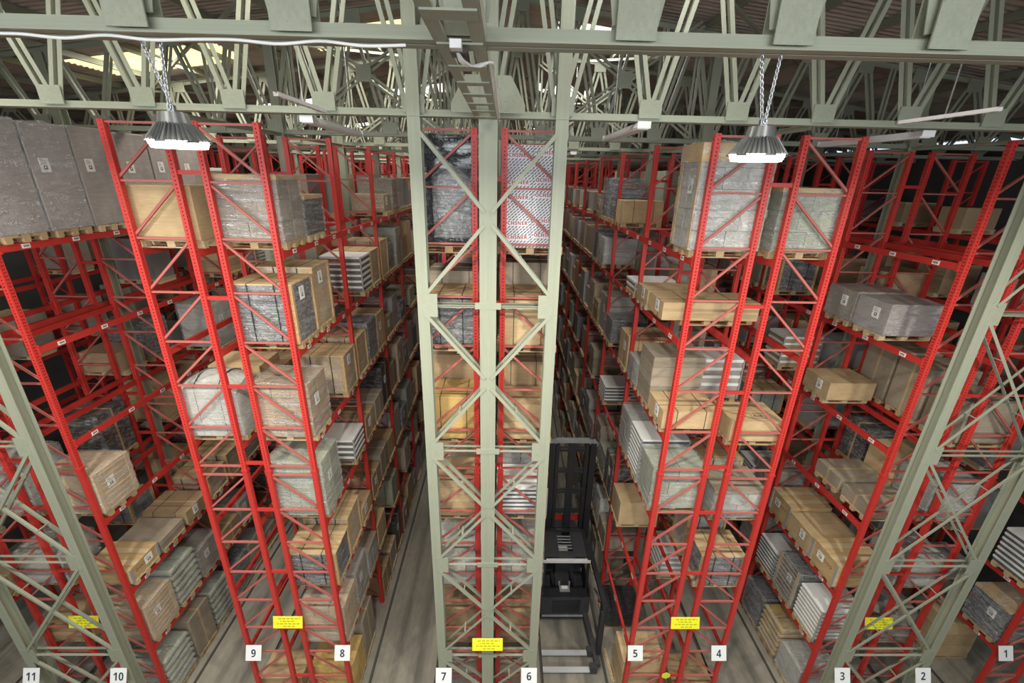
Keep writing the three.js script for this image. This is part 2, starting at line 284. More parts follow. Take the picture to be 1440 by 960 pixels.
{
  const tubeBar = unitBar(0.06, 0.06);
  for (let j = 0; j < 6; j++) for (const s of [-1, 1]) for (const q of [0, 1]) {
    const x0 = XC + s * (2.2 + 4.4 * q), x1 = XC + s * (6.4 + 4.4 * q), z0 = ZC + (j - 1) * TRUSS, z1 = z0 + TRUSS;
    const b = bar(numbered('roof_brace'), tubeBar, mt.green, scene, V(x0, roofH(x0) - 0.16, (j + q) % 2 ? z0 : z1), V(x1, roofH(x1) - 0.16, (j + q) % 2 ? z1 : z0), YR);
    tag(b, `thin green diagonal tie under the ${s < 0 ? 'left' : 'right'} roof slope, ${q ? 'outer' : 'inner'} field, ${ordinals[j]} truss gap`, 'bracing', 'roof plane ties');
  }
  for (const k of [-2, -1, 1, 2]) {
    const x = XC + k * PITCH;
    const b = bar(numbered('eaves_tie'), LL, mt.green, scene, V(x, CHORD - 0.02, ZC), V(x, CHORD - 0.02, Z_FAR - 1), YR);
    tag(b, `long green double angle tie under the trusses above rack rows ${{ '-2': 'eleven and ten', '-1': 'nine and eight', 1: 'five and four', 2: 'three and two' }[k]}`, 'tie', 'long roof ties');
  }
}
// the ladder-like girder that runs into the hall over the middle rows, with its junction box and cables
{
  const g = thing('ladder_girder', 'pale green ladder girder with batten plates over the middle rack rows', 'girder', V(-0.31, CHORD, 0));
  const z0 = -3, z1 = ZC - 0.13;
  for (const s of [-1, 1]) { bar('chord', unitBar(0.085, 0.02), mt.green, g, new THREE.Vector3(s * 0.12, -0.02, -z0), new THREE.Vector3(s * 0.12, -0.02, -z1), YR); bar('chord', unitBar(0.014, 0.12), mt.green, g, new THREE.Vector3(s * 0.16, 0.04, -z0), new THREE.Vector3(s * 0.16, 0.04, -z1), YR); }
  for (let z = 0.3; z < 7.2; z += 0.62) placed('batten_plate', GUS, mt.green, g, 0, -0.035, -z, 0.3, 0.012, 0.16);
  const jb = thing('junction_box', 'small pale junction box under the ladder girder with white cables', 'junction box', V(-0.33, CHORD - 0.1, 3.28));
  placed('box', RB, mt.batten, jb, 0, 0.02, 0, 0.075, 0.05, 0.09); placed('mounting_plate', BOX, mt.black, jb, 0.01, 0.02, -0.12, 0.11, 0.01, 0.14);
  for (let i = 0; i < 3; i++) { const c = new THREE.CatmullRomCurve3([[0, 0.02, -0.05], [0.02 + i * 0.02, -0.02, -0.2], [0.1 + i * 0.03, 0.0, -0.33], [0.2, 0.03, -0.36], [0.22, 0.06, -0.9], [0.2 + i * 0.012, 0.05, -2.2], [0.2 + i * 0.012, 0.06, -3.9]].map((p) => new THREE.Vector3(...p))); mesh('cable', new THREE.TubeGeometry(c, 40, 0.009, 5), mt.cable, jb); }
}
{ // power cables clipped along the nearest truss
  const pts = []; for (let x = -4.6; x < -0.6; x += 0.28) pts.push(V(x, CHORD - 0.03 + 0.012 * Math.sin(x * 9), 3.43));
  tag(mesh('power_cable', new THREE.TubeGeometry(new THREE.CatmullRomCurve3(pts), 90, 0.011, 5), mt.cable, scene), 'white power cable clipped under the nearest truss chord left of the girder', 'cable');
}

// ------------------------------------------------------------------ columns
const HC = hSection(0.2, 0.22, 0.014), CENTRE = unitBar(0.29, 0.2), LAT = merge([boxAt(0, 0.5, 0, 0.058, 1, 0.007), boxAt(-0.026, 0.5, -0.026, 0.007, 1, 0.052)]), BATTEN = unitBar(0.03, 0.012), WEDGE = (() => { const q = new THREE.Shape(); q.moveTo(0, 0); q.lineTo(0.42, 0); q.lineTo(0.42, 0.12); q.lineTo(0.2, 0.5); q.lineTo(0, 0.5); return new THREE.ExtrudeGeometry(q, { depth: 0.014, bevelEnabled: false }); })(), NODES = [14.83, 11.85, 8.82, 5.8, 2.8, 0.05];
function latticeColumn(k, signs, centre) {
  const x = XC + k * PITCH, hw = 1.135, g = thing('lattice_column', centre ? 'pale green three-post lattice column in front of rack rows seven and six' : `pale green two-post lattice column in front of rack rows ${NUM[signs[0]]} and ${NUM[signs[1]]}`, 'column', V(x, 0, ZC));
  const P = (dx, h, dz = 0) => new THREE.Vector3(dx, h, dz);
  for (const s of [-1, 1]) { bar('post', HC, mt.green, g, P(s * hw, 0), P(s * hw, roofH(x + s * hw) - 0.1)); placed('base_plate', BOX, mt.green, g, s * hw, 0.015, 0, 0.4, 0.03, 0.4); }
  if (centre) { bar('post', CENTRE, mt.green, g, P(0, 0), P(0, roofH(x) - 0.1)); placed('base_plate', BOX, mt.green, g, 0, 0.015, 0, 0.45, 0.03, 0.4); }
  for (let i = 0; i + 1 < NODES.length; i++) {
    const a = NODES[i], b = NODES[i + 1], m = (a + b) / 2, e = 0.1;
    if (i) for (const dz of [0.08, -0.08]) bar('rail', LAT, mt.green, g, P(-hw + 0.1, a, dz), P(hw - 0.1, a, dz), YR);
    if (i) for (const s of [-1, 1]) placed('gusset_plate', GUS, mt.green, g, s * (hw - 0.12), a, 0.112, 0.26, 0.42, 0.01);
    if (i && centre) placed('gusset_plate', GUS, mt.green, g, 0, a, 0.1, 0.46, 0.12, 0.02);
    for (const dz of [0.12, -0.12]) for (const s of [-1, 1]) {
      if (centre) { bar('lattice_bar', LAT, mt.green, g, P(s * (hw - 0.06), a - 0.2, dz), P(s * 0.06, m + e, dz), ZR); bar('lattice_bar', LAT, mt.green, g, P(s * 0.06, m - e, dz), P(s * (hw - 0.06), b + 0.2, dz), ZR); }
      else bar('lattice_bar', LAT, mt.green, g, P(s * (hw - 0.08), a - 0.15, dz + s * 0.01), P(-s * (hw - 0.08), b + 0.15, dz + s * 0.01), ZR);
    }
    for (const s of [-1, 1]) for (const q of [0.27, 0.73]) { const xx = s * (centre ? 0.55 : (1 - 2 * q) * hw), hh = a - 0.17 + (b - a + 0.34) * q; bar('batten', BATTEN, mt.green, g, P(xx, hh, 0.12), P(xx, hh, -0.12), YR); }
  }
  if (centre) for (const q of [-1, 1]) { const w = mesh('gusset_plate', WEDGE, mt.green, g); w.position.set(q * 0.14, CHORD + 0.06, 0.1); w.scale.x = q; }
  return g;
}
const colM = latticeColumn(0, [7, 6], true), colL = latticeColumn(-2, [11, 10], false), colR = latticeColumn(2, [3, 2], false);
numberSign(digits(7), colM, new THREE.Vector3(-1.1, 2.2, 0.125)); numberSign(digits(6), colM, new THREE.Vector3(1.05, 2.2, 0.125));
loadSign(colM, new THREE.Vector3(0, 3.3, 0.17));
numberSign(digits(11), colL, new THREE.Vector3(-1.12, 2.2, 0.125)); numberSign(digits(10), colL, new THREE.Vector3(1.0, 2.2, 0.125));
numberSign(digits(3), colR, new THREE.Vector3(-1.06, 2.2, 0.125)); numberSign(digits(2), colR, new THREE.Vector3(1.05, 2.2, 0.125));
for (let k = -3; k <= 3; k++) for (let t = 2; t < 11; t++) {
  const Z = ZC + (t - 1) * TRUSS, x = XC + k * PITCH; if (k === 3 || k === -3 ? t % 2 : false) continue;
  const rows = { '-3': 'twelve', '-2': 'eleven and ten', '-1': 'nine and eight', 0: 'seven and six', 1: 'five and four', 2: 'three and two', 3: 'one' }[k];
  const c = bar(numbered('steel_column'), hSection(0.2, 0.22, 0.014), mt.green, scene, V(x, 0, Z), V(x, roofH(x) - 0.1, Z));
  tag(c, `pale green steel column inside the racks of row ${rows}, at the ${ordinals[t - 2]} truss behind the front`, 'column', 'inner columns');
}

// ------------------------------------------------------------------ pallet racks
const HORIZ = [14.7, 13.8, 12.84, 11.85, 10.86, 9.91, 8.94, 7.97, 7.74, 6.78, 5.82, 4.88, 3.94, 2.97, 2.07, 1.09, 0.13];
const LEVELS = [2.1, 4.15, 6.33, 8.44, 10.6, 12.57], LEVELS5 = [2.1, 4.2, 6.6, 8.76, 10.94, 12.57];
// punched upright: an open sheet section, aisle face first; uv v counts 50 mm steps
function sheetPost() {
  const w = 0.05, d = 0.05, lip = 0.046, prof = [[-w, d - lip], [-w, d], [w, d], [w, -d], [-w, -d], [-w, -d + lip]], seg = prof.slice(1).map((p, i) => Math.hypot(p[0] - prof[i][0], p[1] - prof[i][1])), tot = seg.reduce((a, b) => a + b), pos = [], uv = [], idx = [], nor = [];
  let s = 0;
  for (let i = 0; i + 1 < prof.length; i++) {
    const [a, b] = [prof[i], prof[i + 1]], n = [(b[1] - a[1]) / seg[i], -(b[0] - a[0]) / seg[i]], base = pos.length / 3;
    for (const [p, u] of [[a, s / tot], [b, (s + seg[i]) / tot]]) for (const y of [0, 1]) { pos.push(p[0], y, p[1]); uv.push(u, y * 108); nor.push(-n[0], 0, -n[1]); }
    idx.push(base, base + 2, base + 1, base + 1, base + 2, base + 3); s += seg[i];
  }
  const g = new THREE.BufferGeometry(); g.setAttribute('position', new THREE.Float32BufferAttribute(pos, 3)); g.setAttribute('normal', new THREE.Float32BufferAttribute(nor, 3)); g.setAttribute('uv', new THREE.Float32BufferAttribute(uv, 2)); g.setIndex(idx); return g;
}
const POST_UP = sheetPost(), POST_LOW = merge([unitBar(0.1, 0.1), boxAt(0, 0.5, 0, 0.125, 1, 0.07)]), POST_FAR = unitBar(0.1, 0.1), BRACE = channel(0.045, 0.035, 0.004), BRACE_FAR = unitBar(0.04, 0.03), BEAM = merge([boxAt(0, 0, 0, 0.05, 0.13, 1), boxAt(0.012, 0.045, 0, 0.05, 0.04, 1)]);
const rows = [];
for (let k = -3; k <= 3; k++) for (const s of [-1, 1]) {
  if (k === -3 && s < 0 || k === 3 && s > 0) continue;
  const no = 6 - 2 * k + (s < 0 ? 1 : 0); rows.push({ no, k, s, xo: XC + k * PITCH + s * W, xi: XC + k * PITCH + s * G, levels: no === 5 ? LEVELS5 : LEVELS });
}
for (const r of rows) {
  const { no, s, xo, xi } = r, xm = (xo + xi) / 2, edge = no === 12 || no === 1;
  const g = thing('pallet_rack', `tall red steel pallet rack, row ${NUM[no]}${no === 12 ? ', outermost beyond row eleven' : no === 1 ? ', with its own number plate' : `, back to back with row ${NUM[no % 2 ? no - 1 : no + 1]}`}`, 'pallet rack', V(xm, 0, Z0), 'red pallet racks'); r.group = g;
  const lo = xo - xm, li = xi - xm, nearFrames = edge ? 1 : 3, farGeo = [];
  for (let f = 0; f <= BAYS; f++) {
    const z = -f * BAY, det = f < nearFrames, fr = det ? new THREE.Group() : null;
    if (fr) { fr.name = 'upright_frame'; fr.position.set(0, 0, z); g.add(fr); }
    const P = (x, h) => new THREE.Vector3(x, h, det ? 0 : z);
    for (const [x, out] of [[lo, s], [li, -s]]) {
      if (det) {
        const p = bar('upright_post', POST_UP, mt.redPost, fr, P(x, 7.85), P(x, TOP)); p.rotation.y = out > 0 ? 0 : Math.PI;
        bar('lower_post', POST_LOW, mt.red, fr, P(x, 0.02), P(x, 7.85)); placed('foot_plate', BOX, mt.red, fr, x, 0.01, 0, 0.16, 0.02, 0.16);
        placed('splice_collar', BOX, mt.red, fr, x, 7.86, 0, 0.135, 0.05, 0.12);
      } else farGeo.push(barGeo(POST_FAR, P(x, 0), P(x, TOP)));
    }
    HORIZ.forEach((h, i) => {
      const a = P(lo - s * 0.04, h), b = P(li + s * 0.04, h), nx = HORIZ[i + 1], ok = i !== 7 && nx !== undefined;
      if (det) { bar('horizontal_brace', BRACE, mt.redBrace, fr, a, b, YR); if (ok) bar('diagonal_brace', BRACE, mt.redBrace, fr, P(li + s * 0.04, h - 0.05), P(lo - s * 0.04, nx + 0.06), ZR); }
      else { farGeo.push(barGeo(BRACE_FAR, a, b)); if (ok) farGeo.push(barGeo(BRACE_FAR, P(li, h - 0.05), P(lo, nx + 0.06))); }
    });
    if (s < 0 && !edge && f !== 5) for (const h of [13.95, 11.75, 9.9, 8.05, 6.78, 4.9, 2.95, 1.1]) { const w = 2 * G - 0.1; if (det) placed('row_spacer', BOX, mt.red, fr, li + G, h, 0, w, 0.07, 0.05); else farGeo.push(boxAt(li + G, h, z, w, 0.07, 0.05)); }
  }
  for (let b = 0; b < BAYS; b++) for (const h of r.levels) for (const [x, front] of [[lo + s * 0.03, true], [li - s * 0.03, false]]) {
    const z = -(b + 0.5) * BAY;
    if (b < 3 && !(edge && b > 1)) {
      const m = placed('beam', BEAM, mt.red, g, x, h, z, front ? -s : s, 1, BAY - 0.11);
      if (front && b < 2 && no !== 12 || front && b === 2 && [10, 8, 5, 3].includes(no)) for (const q of [-1, 0, 1]) { const pl = placed('bin_label', PLATE, mt.barcode, m, 0, 0, 0); pl.position.set(-0.028, 0, q * 1.035 / (BAY - 0.11)); pl.scale.set(0.004, 0.08, 0.16 / (BAY - 0.11)); }
      if (front && b === 0) for (const e of [-1, 1]) placed('beam_connector', BOX, mt.red, g, x, h + 0.01, z + e * (BAY / 2 - 0.07), 0.06, 0.2, 0.04);
    } else farGeo.push(boxAt(x, h, z, 0.05, 0.13, BAY - 0.11));
  }
  const d = mesh('distant_framework', merge(farGeo), mt.red, g); d.userData.kind = 'stuff';
  if ([9, 8, 5, 4, 1].includes(no)) numberSign(digits(no), g, new THREE.Vector3(lo + ({ 9: 0.2, 4: -0.18, 5: 0.08 }[no] ?? 0), 2.22, 0.075));
  if (s < 0 && !edge && no !== 7) loadSign(g, new THREE.Vector3(li + G, 3.32, 0.13));
  if (no === 5) { const t2 = mesh('inspection_tag', new THREE.CylinderGeometry(0.13, 0.13, 0.006, 6), std({ color: C(0.72, 0.8, 0.05), roughness: 0.6 }), g); t2.rotation.x = Math.PI / 2; t2.position.set(li + 0.08, 1.2, 0.08); }
}

// ------------------------------------------------------------------ pallets and goods
const PAL = [];   // board list of one euro pallet: [name, x, y, z, sx, sy, sz]
[[-0.327, 0.145], [-0.19, 0.1], [0, 0.145], [0.19, 0.1], [0.327, 0.145]].forEach(([z, w]) => PAL.push(['deck_board', 0, 0.133, z, 1.2, 0.022, w]));
[-0.527, 0, 0.527].forEach((x) => { PAL.push(['stringer_board', x, 0.111, 0, 0.145, 0.022, 0.8]); [-0.33, 0, 0.33].forEach((z) => PAL.push(['block', x, 0.061, z, 0.145, 0.078, 0.13])); });
[-0.33, 0, 0.33].forEach((z) => PAL.push(['bottom_board', 0, 0.011, z, 1.2, 0.022, 0.1]));
const PAL_ONE = merge(PAL.map(([, ...b]) => boxAt(...b)));
const where = (r, l, p) => `row ${NUM[r.no]}, ${l ? `${ordinals[l - 1]} shelf` : 'on the floor'}, ${ordinals[p]} place`;
function slot(r, l, p) { const z = Z0 + BAY * (Math.floor(p / 3) + 0.5) + (p % 3 - 1) * 1.0; return V((r.xo + r.xi) / 2, l ? r.levels[l - 1] + 0.067 : 0.0, z); }
function pallet(r, l, p, pos, what) {
  const full = p === 0 || p < 3 && [10, 8, 5, 3].includes(r.no), mat = (r.no + l + p) % 3 ? mt.wood : mt.woodPale, label = `wooden pallet under ${what}, ${where(r, l, p)}`;
  if (!full) { const m = mesh(numbered('pallet'), PAL_ONE, mat, scene); m.position.copy(pos); tag(m, label, 'pallet', 'wooden pallets in the racks'); return; }
  const g = thing('pallet', label, 'pallet', pos, 'wooden pallets in the racks'); for (const [n, x, y, z, sx, sy, sz] of PAL) placed(n, BOX, mat, g, x, y, z, sx, sy, sz);
}
// soft box: n layers that bulge, with creases between them
function lumpy(layers, bulge, wob, dome, s) {
  const g = new THREE.BoxGeometry(1, 1, 1, 8, Math.max(10, layers * 5), 8), p = g.attributes.position;
  for (let i = 0; i < p.count; i++) {
    let x = p.getX(i), y = p.getY(i) + 0.5, z = p.getZ(i);
    const f = (y * layers) % 1, b = 1 - bulge * (1 - Math.sqrt(Math.max(0, 1 - (2 * f - 1) ** 2))), n1 = noise(x * 5 + 9, y * 9 + z * 4, 997, s) - 0.5, n2 = noise(z * 5 + 3, y * 9 + x * 4, 997, s + 5) - 0.5;
    const side = y > 0.001 && y < 0.999 ? b : 1 - bulge, corner = 1 - 0.05 * Math.max(0, Math.abs(x) + Math.abs(z) - 0.75);
    x = x * side * corner + n1 * wob; z = z * side * corner + n2 * wob; if (y > 0.98) y += (noise(x * 4 + 7, z * 4 + 7, 997, s + 2) - 0.5) * wob * 1.6; if (dome) y -= dome * Math.max(0, y - 0.7) * (Math.abs(p.getX(i)) ** 2 + Math.abs(p.getZ(i)) ** 2) * 3;
    p.setXYZ(i, x, y, z);
  }
  g.computeVertexNormals(); return g;
}
const LUMP = [lumpy(4, 0.015, 0.016, 0, 101), lumpy(3, 0.02, 0.02, 0, 103), lumpy(5, 0.03, 0.022, 0, 105)], DOME = lumpy(1, 0.02, 0.03, 0.55, 107), SACK = lumpy(6, 0.1, 0.035, 0, 109), WRAPTALL = lumpy(7, 0.02, 0.03, 0, 111);
const say = { kraft: 'light brown', brown: 'brown', taupe: 'grey brown', greyCarton: 'grey', pale: 'white', greenish: 'pale green', slate: 'dark', steelGrey: 'steel grey', yellowish: 'yellow brown' };
// every maker gets (r, l, p, pos on top of the pallet, o) with o.w along x, o.h, o.d along the aisle
const faceTurn = (r) => r.s > 0 ? Math.PI / 2 : -Math.PI / 2;
function docs(g, r, o, h0) {
  const side = r.s, a = plate('shipping_label', 0.2, 0.26, mt.doc, g, new THREE.Vector3(side * (o.w / 2 + 0.008), h0 ?? o.h * 0.62, (o.lz ?? 0.12)), faceTurn(r)); return a;
}
const make = {
  carton(r, l, p, pos, o) {
    const g = thing('carton', `${say[o.c]} taped cardboard carton, ${where(r, l, p)}`, 'carton', pos, 'single cartons on pallets');
    placed('body', RB, goods[o.c], g, 0, 0, 0, o.w, o.h, o.d); if (!o.film && o.c !== 'greyCarton') placed('tape', BB, mt.tape, g, 0, 0.001, 0, o.w * 1.003, o.h * 1.002, 0.055);
    if (o.strap) for (const q of [-0.25, 0.25]) placed('strap', BB, mt.strap, g, q * o.w, 0.002, 0, 0.014, o.h + 0.003, o.d * 1.008);
    if (o.strap) placed('strap', BB, mt.strap, g, 0, 0.002, 0.2 * o.d, o.w * 1.006, o.h + 0.002, 0.014);
    if (o.doc) docs(g, r, o); if (o.film) placed('film', LUMP[0], mt.film, g, 0, 0, 0, o.w * 1.03, o.h * 1.015, o.d * 1.03);
    if (o.mark) { const ink = std({ color: C(0.05, 0.04, 0.03), roughness: 0.7 }), y = o.h + 0.002; for (const [x, z, sx, sz] of [[-0.14, 0.1, 0.012, 0.2], [0.16, 0.1, 0.012, 0.2], [0.01, 0.2, 0.3, 0.012], [0.04, 0, 0.24, 0.012], [-0.18, 0.0, 0.09, 0.012], [0.01, 0.12, 0.2, 0.03], [-0.06, 0.08, 0.02, 0.06], [0.08, 0.08, 0.02, 0.06]]) placed('printed_mark', BOX, ink, g, x + 0.1, y, z + 0.1, sx, 0.002, sz); }
    return g;
  },
  stack(r, l, p, pos, o) {   // several cartons in layers, each a thing
    const ny = o.n ?? 2, nx = o.nx ?? 1, nz = o.nz ?? 1, hh = o.h / ny, gname = `cartons stacked in ${where(r, l, p)}`;
    for (let j = 0; j < ny; j++) for (let i = 0; i < nx; i++) for (let k = 0; k < nz; k++) {
      const m = mesh(numbered('carton'), RB, goods[o.c], scene), jit = 0.008; m.material = tones[o.c][(i * 2 + j + k * 2) % 3]; m.scale.set(o.w / nx - 0.006, hh - 0.003, o.d / nz - 0.006);
      m.position.set(pos.x + ((i + 0.5) / nx - 0.5) * o.w + rr(-jit, jit), pos.y + j * hh, pos.z + ((k + 0.5) / nz - 0.5) * o.d + rr(-jit, jit));
      tag(m, `${say[o.c]} carton, ${ordinals[j]} layer of its stack, ${where(r, l, p)}`, 'carton', gname);
    }
  },
  wrap(r, l, p, pos, o) {
    const g = thing('wrapped_load', `${say[o.c]} goods in clear stretch film, ${where(r, l, p)}`, 'pallet load', pos, 'film wrapped pallet loads');
    if (p < 3 && !['slate', 'steelGrey'].includes(o.c)) {
      const ny = Math.max(2, Math.round(o.h / 0.34)), hh = o.h / ny;
      for (let j = 0; j < ny; j++) for (let i = 0; i < 2 + (j % 2); i++) for (let k = 0; k < 2; k++) { const n = 2 + (j % 2), q = placed('inner_carton', RB, tones[o.c][(i * 5 + j * 3 + k * 7 + l) % 3], g, ((i + 0.5) / n - 0.5) * o.w + rr(-0.008, 0.008), j * hh, ((k + 0.5) / 2 - 0.5) * o.d + rr(-0.008, 0.008), o.w / n - 0.008, hh - 0.004, o.d / 2 - 0.008); q.rotation.y = rr(-0.012, 0.012); }
    } else placed('goods', LUMP[(l + p) % 3], goods[o.c], g, 0, 0, 0, o.w, o.h, o.d);
     const f = placed('film', WRAPTALL, mt.film, g, 0, 0.002, 0, o.w * 1.055, o.h * 1.025, o.d * 1.055); f.rotation.y = (l + p) % 2 ? Math.PI : 0;
    if (o.top) { placed('top_hood', RB, goods[o.top], g, 0, o.h - (o.hood ?? 0.05), 0, o.w * 1.045, (o.hood ?? 0.05) + 0.03, o.d * 1.045); if (o.hood) for (const a of [-1, 1]) for (const b of [-1, 1]) placed('edge_guard', BB, goods[o.top], g, a * (o.w / 2 + 0.012), 0.01, b * (o.d / 2 - 0.06), 0.02, o.h - o.hood, 0.12); }
    if (o.doc) docs(g, r, o); return g;
  },
  dome(r, l, p, pos, o) {
    const g = thing('wrapped_load', `white domed load under film with kraft hood, ${where(r, l, p)}`, 'pallet load', pos, 'film wrapped pallet loads');
    placed('goods', DOME, goods[o.c], g, 0, 0, 0, o.w, o.h, o.d); placed('film', DOME, mt.film, g, 0, 0, 0, o.w * 1.03, o.h * 1.015, o.d * 1.03);
    for (const q of [-0.22, 0.2]) placed('strap', DOME, mt.strap, g, q * o.w, 0, 0, 0.014, o.h * 1.004, o.d * 1.004); return g;
  },
  crate(r, l, p, pos, o) {
    const g = thing('crate', `dark wrapped crate with plank lid and timber corners, ${where(r, l, p)}`, 'crate', pos, 'timber framed crates');
    placed('core', LUMP[1], goods[o.c ?? 'slate'], g, 0, 0, 0, o.w * 0.95, o.h - 0.03, o.d * 0.95); placed('film', WRAPTALL, mt.film, g, 0, 0, 0, o.w * 0.985, o.h - 0.028, o.d * 0.985);
    const n = 6; for (let i = 0; i < n; i++) placed('lid_plank', RB, i % 2 ? mt.woodPale : mt.ply, g, 0, o.h - 0.03, ((i + 0.5) / n - 0.5) * o.d, o.w, 0.03, o.d / n - 0.006);
    for (const a of [-1, 1]) for (const b of [-1, 1]) placed('corner_post', BB, mt.ply, g, a * (o.w / 2 - 0.035), 0, b * (o.d / 2 - 0.035), 0.07, o.h - 0.03, 0.07);
    for (const q of [-0.2, 0.22]) placed('strap', BB, mt.strap, g, q * o.w, 0.002, 0, 0.014, o.h + 0.002, o.d * 1.01);
    if (o.doc) docs(g, r, o, o.h * 0.8); return g;
  },
  plycrate(r, l, p, pos, o) {
    const g = thing('plywood_crate', `low plywood crate with paper label, ${where(r, l, p)}`, 'crate', pos, 'plywood crates');
    placed('body', RB, mt.ply, g, 0, 0, 0, o.w, o.h, o.d); for (const b of [-1, 1]) placed('end_cleat', BB, mt.grey, g, r.s * (o.w / 2 + 0.008), 0, b * (o.d / 2 - 0.05), 0.02, o.h, 0.07);
    const n = 5; for (let i = 0; i < n; i++) placed('lid_plank', BB, i % 2 ? mt.woodPale : mt.ply, g, 0, o.h, ((i + 0.5) / n - 0.5) * o.d, o.w + 0.02, 0.02, o.d / n - 0.008);
    plate('shipping_label', 0.24, 0.22, mt.doc, g, new THREE.Vector3(r.s * (o.w / 2 + 0.008), o.h * 0.6, -0.12), faceTurn(r));
    const ink = std({ color: C(0.22, 0.08, 0.03), roughness: 0.8 }); for (const q of [0.05, 0.15, 0.25]) { const m = mesh('stencil_mark', new THREE.TorusGeometry(0.035, 0.009, 4, 10), ink, g); m.position.set(r.s * (o.w / 2 + 0.002), o.h * 0.6, q); m.rotation.y = Math.PI / 2; m.scale.z = 0.2; } return g;
  },
  trays(r, l, p, pos, o) {
    const g = thing('tray_stack', `stack of ${say[o.c]} trays one on another, ${where(r, l, p)}`, 'tray stack', pos, 'tray and panel stacks'), n = o.n ?? 6, hh = o.h / n;
    for (let i = 0; i < n; i++) { const t = new THREE.Group(); t.name = 'tray'; t.position.y = i * hh; g.add(t); placed('rim', RB, mt.white, t, 0, hh * 0.62, 0, o.w, hh * 0.36, o.d); placed('tray_body', BB, goods[o.c], t, 0, 0, 0, o.w * 0.96, hh * 0.66, o.d * 0.96); }
    for (const a of [-1, 1]) placed('corner_angle', BB, mt.grey, g, a * (o.w / 2), 0, o.d / 2, 0.04, o.h, 0.02); return g;
  },
  slats(r, l, p, pos, o) {
    const g = thing('slatted_crate', `grey brown slatted case with white paper label, ${where(r, l, p)}`, 'crate', pos, 'slatted cases'), n = 8;
    placed('body', RB, goods[o.c ?? 'taupe'], g, 0, 0, 0, o.w, o.h, o.d);
    for (let i = 0; i < n; i++) placed('slat', BB, goods.kraft, g, r.s * (o.w / 2 + 0.006), (i + 0.25) * o.h / n, 0, 0.014, o.h / n * 0.16, o.d * 0.8);
    for (const b of [-1, 1]) placed('edge_board', BB, goods.kraft, g, r.s * (o.w / 2 + 0.008), 0, b * (o.d / 2 - 0.05), 0.018, o.h, 0.1);
    docs(g, r, o); placed('film', LUMP[0], mt.film, g, 0, 0, 0, o.w * 1.06, o.h * 1.02, o.d * 1.04); return g;
  },
  sacks(r, l, p, pos, o) {
    const g = thing('sack_pile', `pile of ${say[o.c]} sacks bulging in film, ${where(r, l, p)}`, 'sacks', pos, 'wrapped sack piles'), n = o.n ?? 6, hh = o.h / n;
    for (let j = 0; j < n; j++) for (const b of j % 2 ? [-1, 1] : [0]) { const m = placed('sack', SACK1, goods[o.c], g, 0, j * hh, b * o.d / 4, o.w * (j % 2 ? 1 : 1.02), hh * 1.04, b ? o.d / 2 : o.d); m.rotation.y = (j % 3 - 1) * 0.02; }
    placed('film', SACK, mt.film, g, 0, 0, 0, o.w * 1.06, o.h * 1.01, o.d * 1.06); return g;
  },
  dark(r, l, p, pos, o) {
    const g = thing('wrapped_load', `tall load in crumpled black film, ${where(r, l, p)}`, 'pallet load', pos, 'film wrapped pallet loads');
    placed('goods', WRAPTALL, mt.darkFilm, g, 0, 0, 0, o.w, o.h, o.d); if (o.clear) { placed('clear_bundle', DOME, goods.steelGrey, g, 0.1, 0.15, o.d / 2 - 0.28, o.w * 0.66, o.h * 0.72, 0.62); placed('film', DOME, mt.film, g, 0.1, 0.15, o.d / 2 - 0.27, o.w * 0.7, o.h * 0.74, 0.64); } return g;
  },
  print(r, l, p, pos, o) {
    const t = canvasTex(512, 900, (c, w, h) => {
      c.fillStyle = '#e4e4ea'; c.fillRect(0, 0, w, h); c.strokeStyle = '#5f5c64'; c.lineWidth = 9; for (let i = -h; i < w + h; i += 30) { c.setLineDash([26, 6]); c.beginPath(); c.moveTo(i, h); c.lineTo(i + h, 0); c.stroke(); } c.setLineDash([]);
      for (let j = 0; j < 5; j++) { c.fillStyle = '#d4d4dc'; c.fillRect(0, j * 180, w, 5); for (const q of [0, 1]) { const y = j * 180 + (q ? 96 : 120) + (j % 2 ? 30 : -20); c.fillStyle = '#e4e4ea'; c.fillRect(20 + q * 256, y - 34, 210, 46); c.fillStyle = '#9c2430'; c.font = 'bold 44px sans-serif'; c.fillText('OCHSNER', 22 + q * 256, y); } }
      c.fillStyle = '#8a8a92'; c.fillRect(w / 2 - 2, 0, 4, h);
    });
    const face = std({ map: t, roughness: 0.6 }), g = thing('printed_load', `white hatched cartons with red lettering, ${where(r, l, p)}`, 'pallet load', pos);
    const m = mesh('body', BB, [face, face, mt.white, mt.white, face, face], g); m.scale.set(o.w, o.h, o.d); for (const q of [-0.3, 0.28]) placed('strap', BB, mt.white, g, 0, 0.002, q * o.d, o.w * 1.006, o.h + 0.002, 0.016); return g;
  },
};
const SACK1 = lumpy(1, 0.16, 0.03, 0.1, 121);

function load(no, l, p, kind, o = {}) {
  const r = rows.find((q) => q.no === no), pos = slot(r, l, p); pos.x += o.dx ?? 0; pos.z -= o.dz ?? 0;
  const opt = { w: 1.16, h: 1.0, d: 0.9, c: 'kraft', ...o };
  if (o.pallet !== false) { pallet(r, l, p, pos.clone(), kind === 'carton' || kind === 'stack' ? `${say[opt.c]} carton goods` : `${kind === 'wrap' || kind === 'dome' || kind === 'dark' || kind === 'print' ? 'a wrapped load' : kind === 'crate' || kind === 'plycrate' || kind === 'slats' ? 'a wooden crate' : kind === 'sacks' ? 'a sack pile' : 'a tray stack'}`); pos.y += 0.145; }
  make[kind](r, l, p, pos, opt); used.add(`${no}/${l}/${p}`);
}
const used = new Set();
const free = (no, ...list) => list.forEach(([l, ...ps]) => ps.forEach((p) => used.add(`${no}/${l}/${p}`)));

